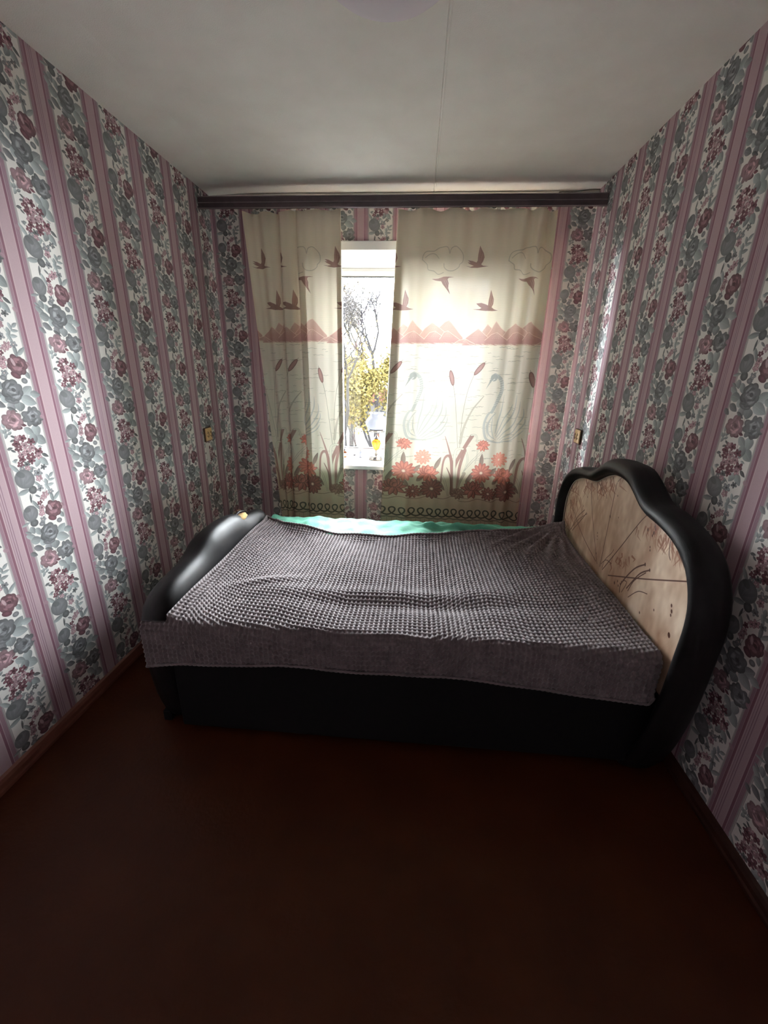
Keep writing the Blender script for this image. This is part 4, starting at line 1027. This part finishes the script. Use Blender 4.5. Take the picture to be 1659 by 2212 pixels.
# ================================================================== OUTSIDE
GZ = -6.5
def linmat(n, c, k=.7, scale=1.2):
    m = noise_mat(n, (0, 0, 0), (0, 0, 0), scale, .9, 0, spec=0)
    r = [x for x in m.node_tree.nodes if x.type == 'VALTORGB'][0]
    r.color_ramp.elements[0].color = (c[0] * k, c[1] * k, c[2] * k, 1); r.color_ramp.elements[1].color = (*c, 1)
    return m
bark = linmat('grey_bark', (.0034, .0032, .0032), .6, 6)
LM = {'yellow': linmat('yellow_green_leaves', (.0125, .0100, .0034)), 'orange': linmat('orange_leaves', (.0140, .0078, .0030)),
      'gold': linmat('golden_leaves', (.0085, .0068, .0042)), 'rust': linmat('dull_rust_leaves', (.0062, .0058, .0060))}
gr = box('ground', -60, 60, 3.6, 120, GZ - .5, GZ, linmat('pale_yard', (.0170, .0165, .0150), .6, .35)); gr['kind'] = 'structure'
def tree(name, label, x, y, h, lm, nleaf, seed, spread=.6, lsize=.10, trunk=.18, crown=.35, sparse_top=True, lean=0):
    rng = random.Random(seed); root = empty(name, (x, y, GZ)); tag(root, label, 'tree', 'trees outside the window')
    V, F, tips = [], [], []
    def cone(p, q, r0, r1):
        d = (q - p); 
        if d.length < 1e-4: return
        d.normalize(); u = d.cross(Vector((.3, .8, .1))).normalized(); w = d.cross(u); b0 = len(V); k = 5
        for (c, r) in ((p, r0), (q, r1)):
            for i in range(k):
                a = 2 * math.pi * i / k; V.append(c + (u * math.cos(a) + w * math.sin(a)) * r)
        for i in range(k): F.append((b0 + i, b0 + (i + 1) % k, b0 + k + (i + 1) % k, b0 + k + i))
    def grow(p, d, L, r, depth):
        steps = 3; q = p
        for s_ in range(steps):
            d = (d + Vector((rng.gauss(0, .10), rng.gauss(0, .10), .05))).normalized(); q2 = q + d * L / steps; r2 = r * (1 - .13 * (s_ + 1) / steps * 1.6)
            cone(q, q2, r * (1 - .2 * s_ / steps), r2); q = q2
            if depth <= 3: tips.append(q.copy())
        if depth == 0: return
        for k in range(rng.choice((2, 3, 3)) if depth > 1 else 3):
            ax = Vector((rng.gauss(0, 1), rng.gauss(0, 1), rng.gauss(0, .3))).normalized()
            nd_ = (d + ax * spread * rng.uniform(.6, 1.25)).normalized()
            grow(q, nd_, L * rng.uniform(.62, .86), r * .68, depth - 1)
    base = Vector((x, y, GZ)); cone(base, base + Vector((lean * .3, 0, h * crown)), trunk, trunk * .8)
    grow(base + Vector((lean * .3, 0, h * crown)), Vector((lean, 0, 1)).normalized(), h * (1 - crown) * .33, trunk * .8, 5)
    pydata('trunk', V, F, bark, root)
    n = nleaf; T = np.array([tuple(rng.choice(tips)) for _ in range(n)]); nr = np.random.RandomState(seed)
    T = T + nr.normal(0, h * .028, T.shape); a = nr.normal(0, 1, (n, 3)); a /= np.linalg.norm(a, axis=1)[:, None]
    b_ = np.cross(a, nr.normal(0, 1, (n, 3))); b_ /= np.linalg.norm(b_, axis=1)[:, None]
    sz = lsize * nr.uniform(.6, 1.4, (n, 1)); LV = np.stack([T - a * sz, T + b_ * sz * .55, T + a * sz, T - b_ * sz * .55], 1).reshape(-1, 3)
    LF = np.arange(4 * n).reshape(-1, 4)
    lv = pydata('foliage', LV, [tuple(map(int, f)) for f in LF], LM[lm], root); lv['kind'] = 'stuff'
def at_d(px, py, Y): return at_y(px, py, Y)
# x positions from directions through the gap between the curtains
xw = lambda px, Y: at_y(px, 800, Y)[0]
tree('bare_tree', 'nearly bare grey-branched tree at the left of the window gap', xw(742, 15), 15, 9.3, 'gold', 900, 5, .75, .05, .15, .45, lean=.10)
tree('autumn_tree', 'yellow-green leafy tree on the right of the window gap', xw(826, 23), 23, 7.9, 'yellow', 24000, 12, .66, .085, .15, .12)
tree('autumn_tree', 'small orange-leaved tree low on the left of the window gap', xw(757, 30), 30, 7.2, 'orange', 18000, 23, .7, .10, .12, .10)
tree('autumn_tree', 'tall thin-crowned tree rising right of the middle of the gap', xw(815, 31), 31, 13.2, 'rust', 9000, 31, .62, .055, .26, .3)
tree('autumn_tree', 'golden tree behind the bare branches on the left', xw(758, 44), 44, 16.0, 'gold', 9000, 47, .66, .07, .26, .3)
tree('autumn_tree', 'orange bushy tree standing low just outside, left of the oil lamp', xw(765, 14), 14, 3.9, 'orange', 12000, 71, .8, .06, .07, .10)
tree('autumn_tree', 'low yellow-green shrubby tree below the oil lamp', xw(822, 17), 17, 3.9, 'yellow', 9000, 66, .8, .08, .08, .15)
# house across the yard
ho = empty('house', (xw(775, 62), 62, GZ)); tag(ho, 'low white house with reddish roof seen between the trunks', 'house')
hx = xw(775, 62)
wm = linmat('pale_house_wall', (.0068, .0064, .0062), .9)
rm = linmat('brick_red_roof', (.0044, .0022, .0017), .85)
box('walls', hx - 6, hx + 5, 62, 69, GZ, GZ + 3.6, wm, ho)
V = [(hx - 6.4, 61.5, GZ + 3.6), (hx + 5.4, 61.5, GZ + 3.6), (hx + 5.4, 69.5, GZ + 3.6), (hx - 6.4, 69.5, GZ + 3.6), (hx - 6.4, 65.5, GZ + 5.4), (hx + 5.4, 65.5, GZ + 5.4)]
pydata('roof', V, [(0, 1, 5, 4), (2, 3, 4, 5), (0, 4, 3), (1, 2, 5), (0, 3, 2, 1)], rm, ho)
pn_ = linmat('dull_window_glass', (.0030, .0031, .0033), .9)
for k in range(4):
    wx = hx - 5 + 2.6 * k; w_ = box('window', wx, wx + 1.1, 61.96, 62.02, GZ + 1.1, GZ + 2.5, pn_, ho)
